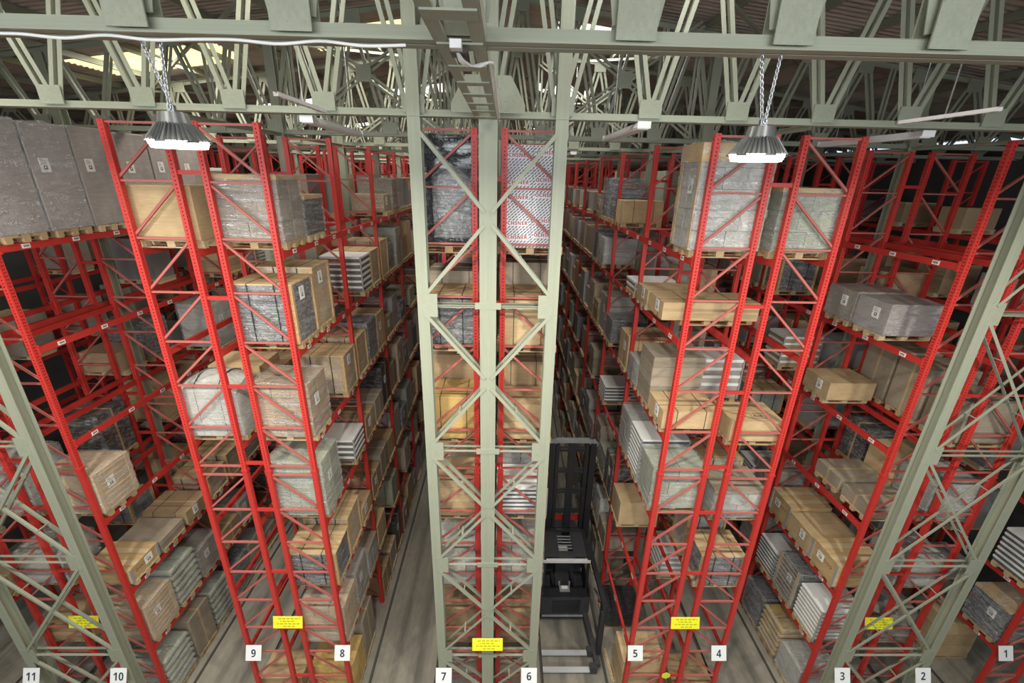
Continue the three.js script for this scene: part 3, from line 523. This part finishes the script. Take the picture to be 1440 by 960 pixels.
// row 10: big grey cartons on top, mostly empty shelves below, mixed goods at the bottom
for (let p = 0; p < 6; p++) load(10, 6, p, 'carton', { w: 1.2, h: 2.02 - 0.03 * (p % 2), d: 0.945, c: 'greyCarton', doc: true, film: p < 2, lz: 0.2 });
free(10, [5, 0, 1, 2, 3, 4, 5], [4, 0, 1, 2, 3, 4], [3, 1, 2, 3]);
load(10, 3, 0, 'slats', { h: 1.05, d: 0.95, w: 1.2 });
load(10, 2, 0, 'plycrate', { h: 0.38, d: 0.95 }); load(10, 2, 1, 'stack', { h: 0.3, c: 'taupe', n: 3 }); load(10, 2, 2, 'carton', { h: 0.4, d: 0.97, w: 1.25, c: 'brown', strap: true, doc: true }); load(10, 2, 3, 'crate', { h: 0.7 }); load(10, 2, 4, 'crate', { h: 0.85 });
load(10, 1, 0, 'slats', { h: 1.15 }); load(10, 1, 1, 'sacks', { h: 1.3, c: 'greenish' }); load(10, 1, 2, 'wrap', { h: 0.95, c: 'taupe', doc: true }); load(10, 1, 3, 'carton', { h: 0.6, c: 'brown' });
load(10, 0, 0, 'sacks', { h: 1.3, c: 'greenish' }); load(10, 0, 1, 'carton', { h: 1.45, d: 0.85, c: 'taupe' }); load(10, 0, 2, 'sacks', { h: 1.4, c: 'greenish' }); load(10, 0, 3, 'wrap', { h: 1.2, c: 'steelGrey' });
load(11, 3, 0, 'wrap', { h: 1.3, c: 'pale' }); load(11, 2, 0, 'wrap', { h: 0.9, c: 'pale' }); load(11, 1, 0, 'stack', { h: 0.6, c: 'kraft', n: 2 }); load(11, 4, 4, 'wrap', { h: 1.1, c: 'steelGrey' });
free(11, [6, 0, 1, 2, 3], [5, 0, 1, 2, 3], [4, 0, 1, 2], [0, 0, 1]);
// row 9
load(9, 6, 0, 'carton', { h: 0.95, w: 1.2, c: 'kraft', strap: false }); free(9, [5, 0, 1, 2], [3, 0, 1, 2], [2, 0, 1, 2], [1, 0, 1, 2], [0, 1, 2, 3]); load(9, 4, 0, 'dome', { h: 1.35, w: 1.18, c: 'pale' }); load(9, 4, 1, 'carton', { h: 1.2, c: 'kraft' }); load(9, 0, 0, 'carton', { h: 0.55, c: 'kraft', d: 0.8 });
// row 8
load(8, 6, 0, 'wrap', { h: 1.12, w: 1.2, c: 'taupe', top: 'kraft' }); load(8, 6, 1, 'wrap', { h: 0.75, w: 1.2, c: 'slate', top: 'kraft' }); free(8, [6, 2, 3, 4, 5]);
load(8, 5, 0, 'crate', { h: 1.2, w: 1.2, d: 0.98, doc: true, c: 'steelGrey' }); load(8, 5, 1, 'crate', { h: 1.32, w: 1.15, d: 0.92, doc: true }); free(8, [5, 2, 3]); load(8, 5, 4, 'trays', { h: 1.0, c: 'steelGrey', n: 6 }); load(8, 5, 5, 'crate', { h: 1.0 }); load(8, 5, 6, 'crate', { h: 1.15 });
load(8, 4, 0, 'wrap', { h: 1.25, c: 'brown', doc: true }); free(8, [4, 1]); load(8, 4, 2, 'crate', { h: 1.05, w: 1.2, doc: true }); load(8, 4, 3, 'crate', { h: 1.1, w: 1.15 }); load(8, 4, 4, 'wrap', { h: 1.2, c: 'steelGrey' });
load(8, 3, 0, 'wrap', { h: 1.45, w: 1.22, d: 0.92, c: 'greenish', doc: true }); free(8, [3, 1]); load(8, 3, 2, 'trays', { h: 0.7, c: 'steelGrey', n: 4 }); load(8, 3, 3, 'carton', { h: 0.7, c: 'brown', strap: true, doc: true }); load(8, 3, 4, 'carton', { h: 0.75, c: 'taupe' });
load(8, 2, 0, 'crate', { h: 1.0, w: 1.22, d: 0.95, c: 'slate' }); load(8, 2, 1, 'crate', { h: 1.15, d: 0.95 }); load(8, 2, 2, 'carton', { h: 0.5, c: 'kraft', doc: true }); load(8, 2, 3, 'carton', { h: 0.75, c: 'brown', strap: true, doc: true }); load(8, 2, 4, 'carton', { h: 0.9, c: 'taupe' });
load(8, 1, 0, 'wrap', { h: 1.2, c: 'kraft' }); load(8, 1, 1, 'wrap', { h: 1.25, c: 'taupe', doc: true }); load(8, 1, 2, 'wrap', { h: 0.9, c: 'pale', top: 'taupe' }); load(8, 1, 3, 'carton', { h: 0.9, c: 'kraft' });
load(8, 0, 0, 'stack', { h: 1.15, c: 'yellowish', n: 2, nz: 2, nx: 2 }); load(8, 0, 1, 'carton', { h: 1.5, c: 'taupe' }); free(8, [0, 2]); load(8, 0, 3, 'carton', { h: 0.9, c: 'brown' });
// rows 7 and 6
load(7, 6, 0, 'dark', { h: 1.85, w: 1.0, clear: true }); load(7, 5, 0, 'crate', { h: 1.05, w: 1.05, c: 'steelGrey' }); load(7, 5, 1, 'carton', { h: 1.3, c: 'taupe', strap: true }); load(7, 4, 0, 'carton', { h: 1.0, w: 1.1, c: 'yellowish', strap: true }); load(7, 4, 1, 'carton', { h: 1.55, c: 'brown' }); load(7, 3, 0, 'stack', { h: 1.0, c: 'kraft', n: 5 }); load(7, 2, 0, 'wrap', { h: 1.15, c: 'pale' }); load(7, 1, 0, 'stack', { h: 1.2, c: 'brown', n: 2 }); load(7, 0, 0, 'wrap', { h: 1.3, c: 'taupe' });
load(6, 6, 0, 'print', { h: 1.72, w: 1.1, d: 0.98 }); load(6, 5, 0, 'carton', { h: 1.05, w: 1.1, c: 'kraft', strap: true }); load(6, 5, 1, 'carton', { h: 1.5, c: 'taupe', strap: true }); load(6, 4, 0, 'stack', { h: 0.85, c: 'kraft', n: 2 }); load(6, 4, 1, 'carton', { h: 1.4, c: 'brown', strap: true }); load(6, 3, 0, 'trays', { h: 0.8, c: 'steelGrey', n: 7 }); load(6, 2, 0, 'wrap', { h: 1.3, c: 'pale', doc: true }); load(6, 1, 0, 'carton', { h: 1.1, c: 'brown' }); load(6, 0, 0, 'stack', { h: 1.2, c: 'taupe', n: 3 });
// row 5
load(5, 6, 0, 'wrap', { h: 1.8, w: 1.28, d: 0.92, c: 'pale', top: 'kraft', hood: 0.28, doc: true }); free(5, [6, 1, 2, 3, 4]); load(5, 6, 5, 'carton', { h: 0.62, c: 'kraft', strap: true }); load(5, 6, 7, 'wrap', { h: 1.2, c: 'steelGrey' });
free(5, [5, 0, 4, 5, 6]); load(5, 5, 1, 'carton', { h: 0.4, w: 2.1, d: 0.95, dx: 0.42, dz: -0.15, c: 'kraft', strap: true, doc: true }); load(5, 5, 2, 'carton', { h: 0.36, w: 1.2, d: 0.9, c: 'kraft', doc: true }); load(5, 5, 3, 'trays', { h: 0.3, c: 'taupe', n: 2 }); load(5, 5, 7, 'wrap', { h: 0.9, c: 'pale' });
load(5, 4, 0, 'carton', { h: 0.42, w: 1.24, d: 0.97, c: 'kraft', strap: true, doc: true }); load(5, 4, 1, 'stack', { h: 1.25, w: 1.2, d: 0.95, c: 'taupe', n: 5 }); load(5, 4, 2, 'wrap', { h: 0.6, c: 'pale' }); load(5, 4, 3, 'carton', { h: 0.95, c: 'kraft', strap: true, doc: true }); free(5, [4, 4]);
load(5, 3, 0, 'wrap', { h: 1.1, w: 1.2, c: 'greenish' }); load(5, 3, 1, 'trays', { h: 1.2, w: 1.2, c: 'steelGrey', n: 9 }); load(5, 3, 2, 'wrap', { h: 1.15, c: 'pale' }); load(5, 3, 5, 'trays', { h: 0.6, c: 'steelGrey', n: 5 });
free(5, [2, 0, 1], [3, 3, 4]); load(5, 2, 2, 'carton', { h: 0.8, w: 1.15, c: 'kraft' }); free(5, [1, 0, 1, 2]); load(5, 1, 3, 'carton', { h: 0.7, c: 'taupe' }); load(5, 0, 0, 'stack', { h: 1.3, c: 'kraft', n: 3 }); load(5, 0, 2, 'dark', { h: 0.75, w: 1.1 }); free(5, [0, 1, 3]);
// row 4
load(4, 6, 0, 'wrap', { h: 1.1, w: 1.2, c: 'greenish', top: 'kraft' }); free(4, [6, 1, 2, 3], [5, 0, 1], [4, 1], [1, 0, 1], [0, 1, 2]); load(4, 5, 2, 'wrap', { h: 0.3, c: 'pale' }); load(4, 4, 0, 'carton', { h: 0.5, w: 1.15, c: 'kraft', mark: true }); load(4, 3, 0, 'wrap', { h: 0.75, c: 'pale', top: 'taupe' }); load(4, 2, 0, 'crate', { h: 0.95, w: 1.1, c: 'steelGrey' }); load(4, 0, 0, 'carton', { h: 0.4, c: 'brown' });
// row 3
free(3, [6, 0, 1, 2, 3, 4, 5], [5, 0, 3, 4], [4, 0, 1, 3], [3, 2, 3, 4]);
load(3, 5, 1, 'carton', { h: 0.72, w: 1.2, d: 0.95, c: 'greyCarton', film: true, doc: true }); load(3, 5, 2, 'carton', { h: 0.75, w: 1.2, d: 0.95, c: 'taupe', film: true, doc: true });
load(3, 4, 2, 'carton', { h: 0.5, w: 1.22, d: 0.98, c: 'kraft', doc: true }); load(3, 3, 0, 'carton', { h: 0.3, c: 'taupe', dx: 0.2 }); load(3, 3, 1, 'carton', { h: 0.34, c: 'taupe', dx: 0.2 });
load(3, 2, 0, 'plycrate', { h: 0.66, w: 1.25, d: 0.98 }); load(3, 2, 1, 'carton', { h: 0.62, w: 1.25, d: 0.97, c: 'kraft', doc: true }); load(3, 2, 2, 'plycrate', { h: 0.7, w: 1.2, d: 0.95 });
load(3, 1, 0, 'trays', { h: 1.1, c: 'pale', n: 8 }); load(3, 1, 1, 'slats', { h: 1.25, c: 'steelGrey' }); load(3, 1, 2, 'trays', { h: 0.95, c: 'steelGrey', n: 7 }); load(3, 0, 0, 'wrap', { h: 0.9, c: 'pale' }); load(3, 0, 1, 'sacks', { h: 1.2, c: 'yellowish' }); load(3, 0, 2, 'wrap', { h: 1.2, c: 'steelGrey' });
// row 2 and row 1
free(2, [6, 0, 1, 2, 3, 4, 5], [5, 0, 1]); load(2, 4, 1, 'carton', { h: 1.3, w: 1.2, c: 'taupe', doc: true }); load(2, 4, 2, 'carton', { h: 1.35, w: 1.2, c: 'taupe', doc: true }); load(2, 4, 0, 'carton', { h: 1.0, c: 'taupe' }); load(2, 3, 0, 'wrap', { h: 1.0, c: 'pale' }); load(2, 3, 1, 'carton', { h: 1.0, c: 'kraft', doc: true }); load(2, 2, 0, 'wrap', { h: 0.9, c: 'pale' }); load(2, 1, 0, 'wrap', { h: 1.0, c: 'taupe' });
load(1, 2, 0, 'trays', { h: 1.1, c: 'steelGrey', n: 7 }); load(1, 1, 0, 'wrap', { h: 1.1, c: 'steelGrey', top: 'kraft', doc: true }); free(1, [6, 0, 1, 2, 3, 4], [5, 0, 1, 2]);

// the rest of the first bays, then the far bays as goods nobody can count from here
const RBF = BB;
const far = { matte: [], shiny: [] };
const tint = (g, c) => { const n = g.attributes.position.count, a = new Float32Array(n * 3); for (let i = 0; i < n; i++) a.set([c.r, c.g, c.b], i * 3); g.setAttribute('color', new THREE.BufferAttribute(a, 3)); return g; };
const fillRate = { 12: 0.3, 11: 0.5, 10: 0.75, 9: 0.6, 8: 0.88, 7: 0.8, 6: 0.85, 5: 0.85, 4: 0.7, 3: 0.75, 2: 0.5, 1: 0.6 };
for (const r of rows) for (let l = 0; l < 7; l++) for (let p = 0; p < BAYS * 3; p++) {
  seed = (r.no * 7919 + l * 104729 + p * 1299709 + 17) >>> 0; rnd(); rnd();
  if (used.has(`${r.no}/${l}/${p}`)) continue;
  const dim = l === 6 && ![8, 5, 7, 6].includes(r.no) ? 0.55 : 1; if (rnd() > fillRate[r.no] * dim) continue;
  const lim = [10, 8, 5, 3].includes(r.no) ? 9 : [9, 4, 7, 6].includes(r.no) ? 4 : [11, 2].includes(r.no) ? 3 : 2;
  const gap = l === 6 ? 1.7 : (l < 6 ? ((r.levels[l] ?? 14) - (l ? r.levels[l - 1] : 0) - 0.45) : 1.7), h = Math.min(gap - 0.15, rr(0.55, 1.5));
  let c = pick(['kraft', 'brown', 'taupe', 'kraft', 'greyCarton', 'pale', 'slate', 'steelGrey', 'taupe', 'greenish']);
  if ([12, 11, 2, 1].includes(r.no)) c = pick(['taupe', 'brown', 'slate', 'steelGrey', 'kraft']);
  const kind = pick(['carton', 'wrap', 'wrap', 'crate', 'carton', 'wrap', 'stack', 'trays']);
  if (p < lim) { load(r.no, l, p, kind, { h, w: rr(1.05, 1.2), d: rr(0.78, 0.91), c, doc: rnd() < 0.5, strap: rnd() < 0.4, n: kind === 'trays' ? 5 : 3 }); continue; }
  const pos = slot(r, l, p), wrapped = kind === 'wrap' || kind === 'crate' || kind === 'trays', list = wrapped ? far.shiny : far.matte, w = rr(1.02, 1.2), d = rr(0.76, 0.96);
  far.matte.push(tint(PAL_FAR(pos), C(0.6, 0.45, 0.28)));
  list.push(tint(RBF.clone().applyMatrix4(M4(pos.x, pos.y + 0.145, pos.z, w, h, d)), goods[c].color));
  if (kind === 'crate') far.matte.push(tint(boxAt(pos.x, pos.y + 0.145 + h + 0.015, pos.z, w * 1.02, 0.03, d * 1.02), C(0.66, 0.5, 0.3)));
}
function PAL_FAR(p) { return merge([boxAt(p.x, p.y + 0.13, p.z, 1.2, 0.03, 0.8), boxAt(p.x, p.y + 0.012, p.z, 1.2, 0.024, 0.7), boxAt(p.x - 0.5, p.y + 0.07, p.z, 0.14, 0.1, 0.8), boxAt(p.x + 0.5, p.y + 0.07, p.z, 0.14, 0.1, 0.8), boxAt(p.x, p.y + 0.07, p.z, 0.14, 0.1, 0.8)]); }
{
  const a = mesh('distant_cartons', merge(far.matte), std({ vertexColors: true, roughness: 0.85 }), scene); a.userData.kind = 'stuff'; tag(a, 'cartons, crates and pallets filling the racks deep in the hall', 'cartons');
  const b = mesh('distant_wrapped_loads', merge(far.shiny), new THREE.MeshPhysicalMaterial({ vertexColors: true, roughness: 0.35, bumpMap: filmBump, bumpScale: 0.01, clearcoat: 0.6, clearcoatRoughness: 0.2 }), scene); b.userData.kind = 'stuff'; tag(b, 'film wrapped pallet loads filling the racks deep in the hall', 'pallet loads');
}

// ------------------------------------------------------------------ the narrow-aisle turret truck in the aisle of rows 6 and 5
{
  const g = thing('turret_truck', 'black narrow-aisle turret truck with raised lattice mast and side forks, between rows six and five', 'forklift', V(2.2, 0, 10.9));
  const p = (name, mat, X, H, Z, sx, sy, sz, parent = g) => placed(name, RB, mat, parent, X - 2.2, H, -(Z - 10.9), sx, sy, sz);
  p('chassis', mt.blackSoft, 2.2, 0.08, 12.6, 1.5, 0.5, 2.6); p('battery_hood', mt.black, 2.2, 0.55, 13.2, 1.4, 0.75, 1.2);
  for (const x of [1.6, 2.8]) for (const z of [11.6, 13.6]) { const w = mesh('wheel', new THREE.CylinderGeometry(0.17, 0.17, 0.14, 20), mt.blackSoft, g); w.rotation.z = Math.PI / 2; w.position.set(x - 2.2, 0.17, -(z - 10.9)); }
  const cab = new THREE.Group(); cab.name = 'cab'; g.add(cab);
  p('cab_floor', mt.blackSoft, 2.16, 0.28, 11.1, 1.6, 0.08, 1.35, cab); p('front_panel', mt.blackSoft, 2.16, 0.36, 10.45, 1.58, 0.72, 0.06, cab); p('dashboard', mt.black, 2.16, 1.0, 10.6, 1.5, 0.1, 0.34, cab); p('panel_inset', mt.black, 2.2, 0.46, 10.4, 0.9, 0.5, 0.03, cab); p('sill', mt.black, 2.16, 0.2, 10.42, 1.62, 0.05, 0.1, cab); p('sill', mt.grey, 2.16, 0.27, 10.41, 1.5, 0.03, 0.08, cab);
  p('side_panel', mt.black, 1.4, 0.36, 11.1, 0.05, 0.9, 1.3, cab); p('side_panel', mt.black, 2.95, 0.36, 11.1, 0.05, 0.9, 1.3, cab);
  p('seat', mt.blackSoft, 2.16, 0.75, 11.3, 0.5, 0.14, 0.46, cab); p('backrest', mt.blackSoft, 2.16, 0.88, 11.55, 0.46, 0.7, 0.12, cab); p('armrest', mt.black, 1.82, 0.98, 11.25, 0.1, 0.06, 0.42, cab); p('armrest', mt.black, 2.5, 0.98, 11.25, 0.1, 0.06, 0.42, cab);
  p('console', mt.grey, 2.16, 1.1, 10.72, 0.34, 0.06, 0.2, cab); p('screen', mt.white, 2.16, 1.16, 10.74, 0.2, 0.02, 0.1, cab); p('lever', mt.grey, 2.0, 1.08, 10.9, 0.05, 0.16, 0.05, cab); p('lever', mt.grey, 2.34, 1.08, 10.9, 0.05, 0.16, 0.05, cab);
  for (const x of [1.45, 2.9]) for (const z of [10.8, 12.0]) p('guard_post', mt.black, x, 1.0, z, 0.08, 1.3, 0.08, cab);
  p('guard_front_bar', mt.batten, 2.16, 2.27, 10.76, 1.56, 0.09, 0.1, cab); p('guard_rear_bar', mt.black, 2.16, 2.3, 12.05, 1.5, 0.08, 0.1, cab); for (const x of [1.45, 2.9]) p('guard_side_bar', mt.black, x, 2.3, 11.4, 0.1, 0.08, 1.3, cab);
  p('guard_plate', mt.blackSoft, 1.72, 2.31, 11.45, 0.45, 0.04, 1.1, cab); p('guard_plate', mt.blackSoft, 2.64, 2.31, 11.45, 0.45, 0.04, 1.1, cab); p('guard_plate', mt.blackSoft, 2.18, 2.31, 10.98, 0.5, 0.04, 0.3, cab); for (let i = 0; i < 5; i++) p('guard_grille_bar', mt.grey, 2.18, 2.32, 11.25 + i * 0.13, 0.46, 0.03, 0.03, cab); p('roof_lamp', mt.white, 2.12, 2.2, 11.35, 0.3, 0.05, 0.16, cab);
  const mast = new THREE.Group(); mast.name = 'mast'; g.add(mast);
  for (const [x, w, d] of [[1.66, 0.2, 0.26], [3.04, 0.2, 0.26], [1.86, 0.12, 0.2], [2.84, 0.12, 0.2], [2.35, 0.24, 0.14]]) p('mast_channel', mt.black, x, 0.4, 12.35, w, 5.4, d, mast);
  for (let i = 0; i < 6; i++) for (const [a, b] of [[1.85, 2.3], [2.4, 2.85]]) for (const o of [0, 0.12]) p('cross_bar', mt.black, (a + b) / 2, 1.2 + i * 0.85 + o, 12.33, b - a + 0.1, 0.06, 0.07, mast);
  p('head_bar', mt.grey, 2.35, 5.8, 12.35, 1.1, 0.11, 0.16, mast); for (const q of [-1, 1]) { const hb = p('head_bar_end', mt.grey, 2.35 + q * 0.66, 5.72, 12.35, 0.34, 0.11, 0.16, mast); hb.rotation.z = -q * 0.4; } for (const x of [1.62, 3.08]) p('head_lug', mt.grey, x, 5.55, 12.35, 0.1, 0.3, 0.2, mast);
  p('warning_panel', std({ color: C(0.5, 0.03, 0.02), roughness: 0.5 }), 2.35, 2.3, 12.6, 1.0, 0.25, 0.03, mast);
  const head = new THREE.Group(); head.name = 'turret_head'; g.add(head);
  p('auxiliary_mast', mt.black, 3.1, 0.12, 9.35, 0.14, 2.15, 0.2, head); p('auxiliary_mast', mt.black, 3.02, 0.12, 9.12, 0.1, 2.0, 0.12, head);
  { const a = (X, H, Z) => new THREE.Vector3(X - 2.2, H, -(Z - 10.9)); bar('top_arm', unitBar(0.13, 0.13), mt.black, head, a(3.0, 2.32, 11.5), a(3.1, 2.2, 9.35), YR); bar('lower_arm', unitBar(0.16, 0.16), mt.blackSoft, head, a(2.86, 0.32, 10.45), a(2.98, 0.28, 8.8), YR); bar('hose', unitBar(0.05, 0.05), mt.grey, head, a(3.12, 1.3, 10.6), a(3.16, 1.9, 9.5), YR); }
  for (const z of [9.28, 8.78]) { p('fork', mt.forkSteel, 2.05, 0.12, z, 1.45, 0.045, 0.15, head); p('fork_heel', mt.blackSoft, 2.84, 0.1, z, 0.22, 0.24, 0.18, head); }
}

// ------------------------------------------------------------------ lamps
const FRUST = new THREE.CylinderGeometry(0.105, 0.2, 0.12, 6, 1, true); FRUST.translate(0, 0.09, 0);
const LINK = new THREE.TorusGeometry(0.014, 0.0045, 5, 10); LINK.scale(0.75, 1.35, 1);
function highBay(X, Zl, lit, label, group) {
  const H = 14.15, g = thing('high_bay_lamp', label, 'lamp', V(X, H, Zl), group);
  const fr = mesh('reflector', FRUST, std({ color: C(0.5, 0.5, 0.46), roughness: 0.4, metalness: 0.3, side: THREE.DoubleSide }), g);
  for (let i = 0; i < 36; i++) { const a = i / 36 * Math.PI * 2, f = bar('cooling_fin', unitBar(0.006, 0.02), mt.alu, fr, new THREE.Vector3(Math.cos(a) * 0.195, 0.035, Math.sin(a) * 0.195), new THREE.Vector3(Math.cos(a) * 0.11, 0.15, Math.sin(a) * 0.11)); f.castShadow = false; }
  mesh('driver_housing', new THREE.CylinderGeometry(0.09, 0.105, 0.075, 24), mt.alu, g).position.y = 0.185; placed('bracket', RB, mt.alu, g, 0, 0.22, 0, 0.05, 0.05, 0.03);
  const rim = mesh('rim', new THREE.TorusGeometry(0.2, 0.008, 6, 6), mt.alu, g); rim.rotation.x = Math.PI / 2; rim.rotation.z = Math.PI / 6; rim.position.y = 0.03;
  const lens = mesh('lens', new THREE.CylinderGeometry(0.19, 0.17, 0.045, 24), mt.lampGlow, g); lens.position.y = 0.012; lens.castShadow = false;
  for (const s of [-1, 1]) { const n = 21, c = new THREE.Group(); c.name = 'chain'; g.add(c); for (let i = 0; i < n; i++) { const q = i / n, m = mesh('chain_link', LINK, mt.chain, c); m.position.set((s < 0 ? -0.105 : 0.03) * q, 0.26 + q * (CHORD - H - 0.27), 0.02 * s * (1 - q)); m.rotation.y = i % 2 ? Math.PI / 2 : 0; } }
  const L = new THREE.RectAreaLight(C(1, 0.95, 0.82), LAMP_POWER, 0.34, 0.34); L.position.copy(V(X, H - 0.03, Zl)); L.lookAt(V(X, 0, Zl)); L.castShadow = true; L.name = 'lamp_light'; scene.add(L);
}
highBay(-2.37, 3.5, true, 'lit high bay lamp on chains over the aisle of rows eight and seven', 'high bay lamps');
highBay(1.86, 3.5, true, 'lit high bay lamp on chains over the aisle of rows six and five', 'high bay lamps');
for (const [X, rowsAt] of [[-7.7, 'ten and nine'], [7.3, 'four and three']]) highBay(X, 3.5, true, `lit high bay lamp on chains over the aisle of rows ${rowsAt}`, 'high bay lamps');
// unlit tube fittings and punched mounting rails along the aisles
const tubeLabel = ['', ''];
[[-3.05, 7.45, 9.95, 'eight and seven, behind the front truss'], [2.05, 7.2, 9.7, 'six and five, behind the front truss'], [6.6, 7.45, 9.9, 'four and three, behind the front truss'], [-3.05, 15.5, 18.0, 'eight and seven, further in'], [2.2, 15.5, 18.0, 'six and five, further in']].forEach(([x, z0, z1, t]) => {
  const g = thing('tube_light', `unlit white tube light over rows ${t}`, 'light fitting', V(x, 14.72, (z0 + z1) / 2), 'tube light fittings');
  const s = new THREE.Shape(); [[-0.1, 0], [0.1, 0], [0.06, 0.08], [-0.06, 0.08]].forEach(([a, b], i) => i ? s.lineTo(a, b) : s.moveTo(a, b)); const e = new THREE.ExtrudeGeometry(s, { depth: z1 - z0, bevelEnabled: false }); e.translate(0, 0, -(z1 - z0) / 2);
  mesh('housing', e, mt.batten, g); placed('diffuser', BOX, mt.white, g, 0, -0.012, 0, 0.17, 0.024, z1 - z0 - 0.08); for (const q of [-1, 1]) placed('end_cap', BOX, mt.white, g, 0, 0.035, q * (z1 - z0) / 2, 0.2, 0.095, 0.015);
  for (const q of [-0.35, 0.35]) bar('hanger', unitBar(0.01, 0.01), mt.steel, g, new THREE.Vector3(0, 0.07, q * (z1 - z0)), new THREE.Vector3(0, roofH(x) - 14.6, q * (z1 - z0)));
});
[[-2.55, 5.5, 6.9, 'left of the ladder girder'], [5.4, 5.3, 6.6, 'over the aisle of rows four and three']].forEach(([x, z0, z1, t]) => {
  const g = thing('mounting_rail', `pale punched mounting rail behind the nearest truss, ${t}`, 'rail', V(x, 14.78, (z0 + z1) / 2));
  placed('rail', BOX, mt.batten, g, 0, 0, 0, 0.05, 0.01, z1 - z0); for (const s of [-1, 1]) placed('rail_lip', BOX, mt.batten, g, s * 0.025, 0.02, 0, 0.005, 0.04, z1 - z0); for (let i = 0; i < 9; i++) placed('slot', BOX, mt.black, g, 0, -0.006, ((i + 0.5) / 9 - 0.5) * (z1 - z0), 0.016, 0.002, 0.06); bar('hanger', unitBar(0.012, 0.012), mt.steel, g, new THREE.Vector3(0, 0, 0), new THREE.Vector3(0, roofH(x) - 14.7, 0));
});

{ const o = mesh('timber_offcut', RB, mt.woodPale, scene); o.position.copy(V(3.37, 0, 9.0)); o.scale.set(0.09, 0.05, 1.0); o.rotation.y = 0.05; tag(o, 'pale timber offcut lying on the floor beside the turret truck', 'timber'); }

renderer.render(scene, camera);
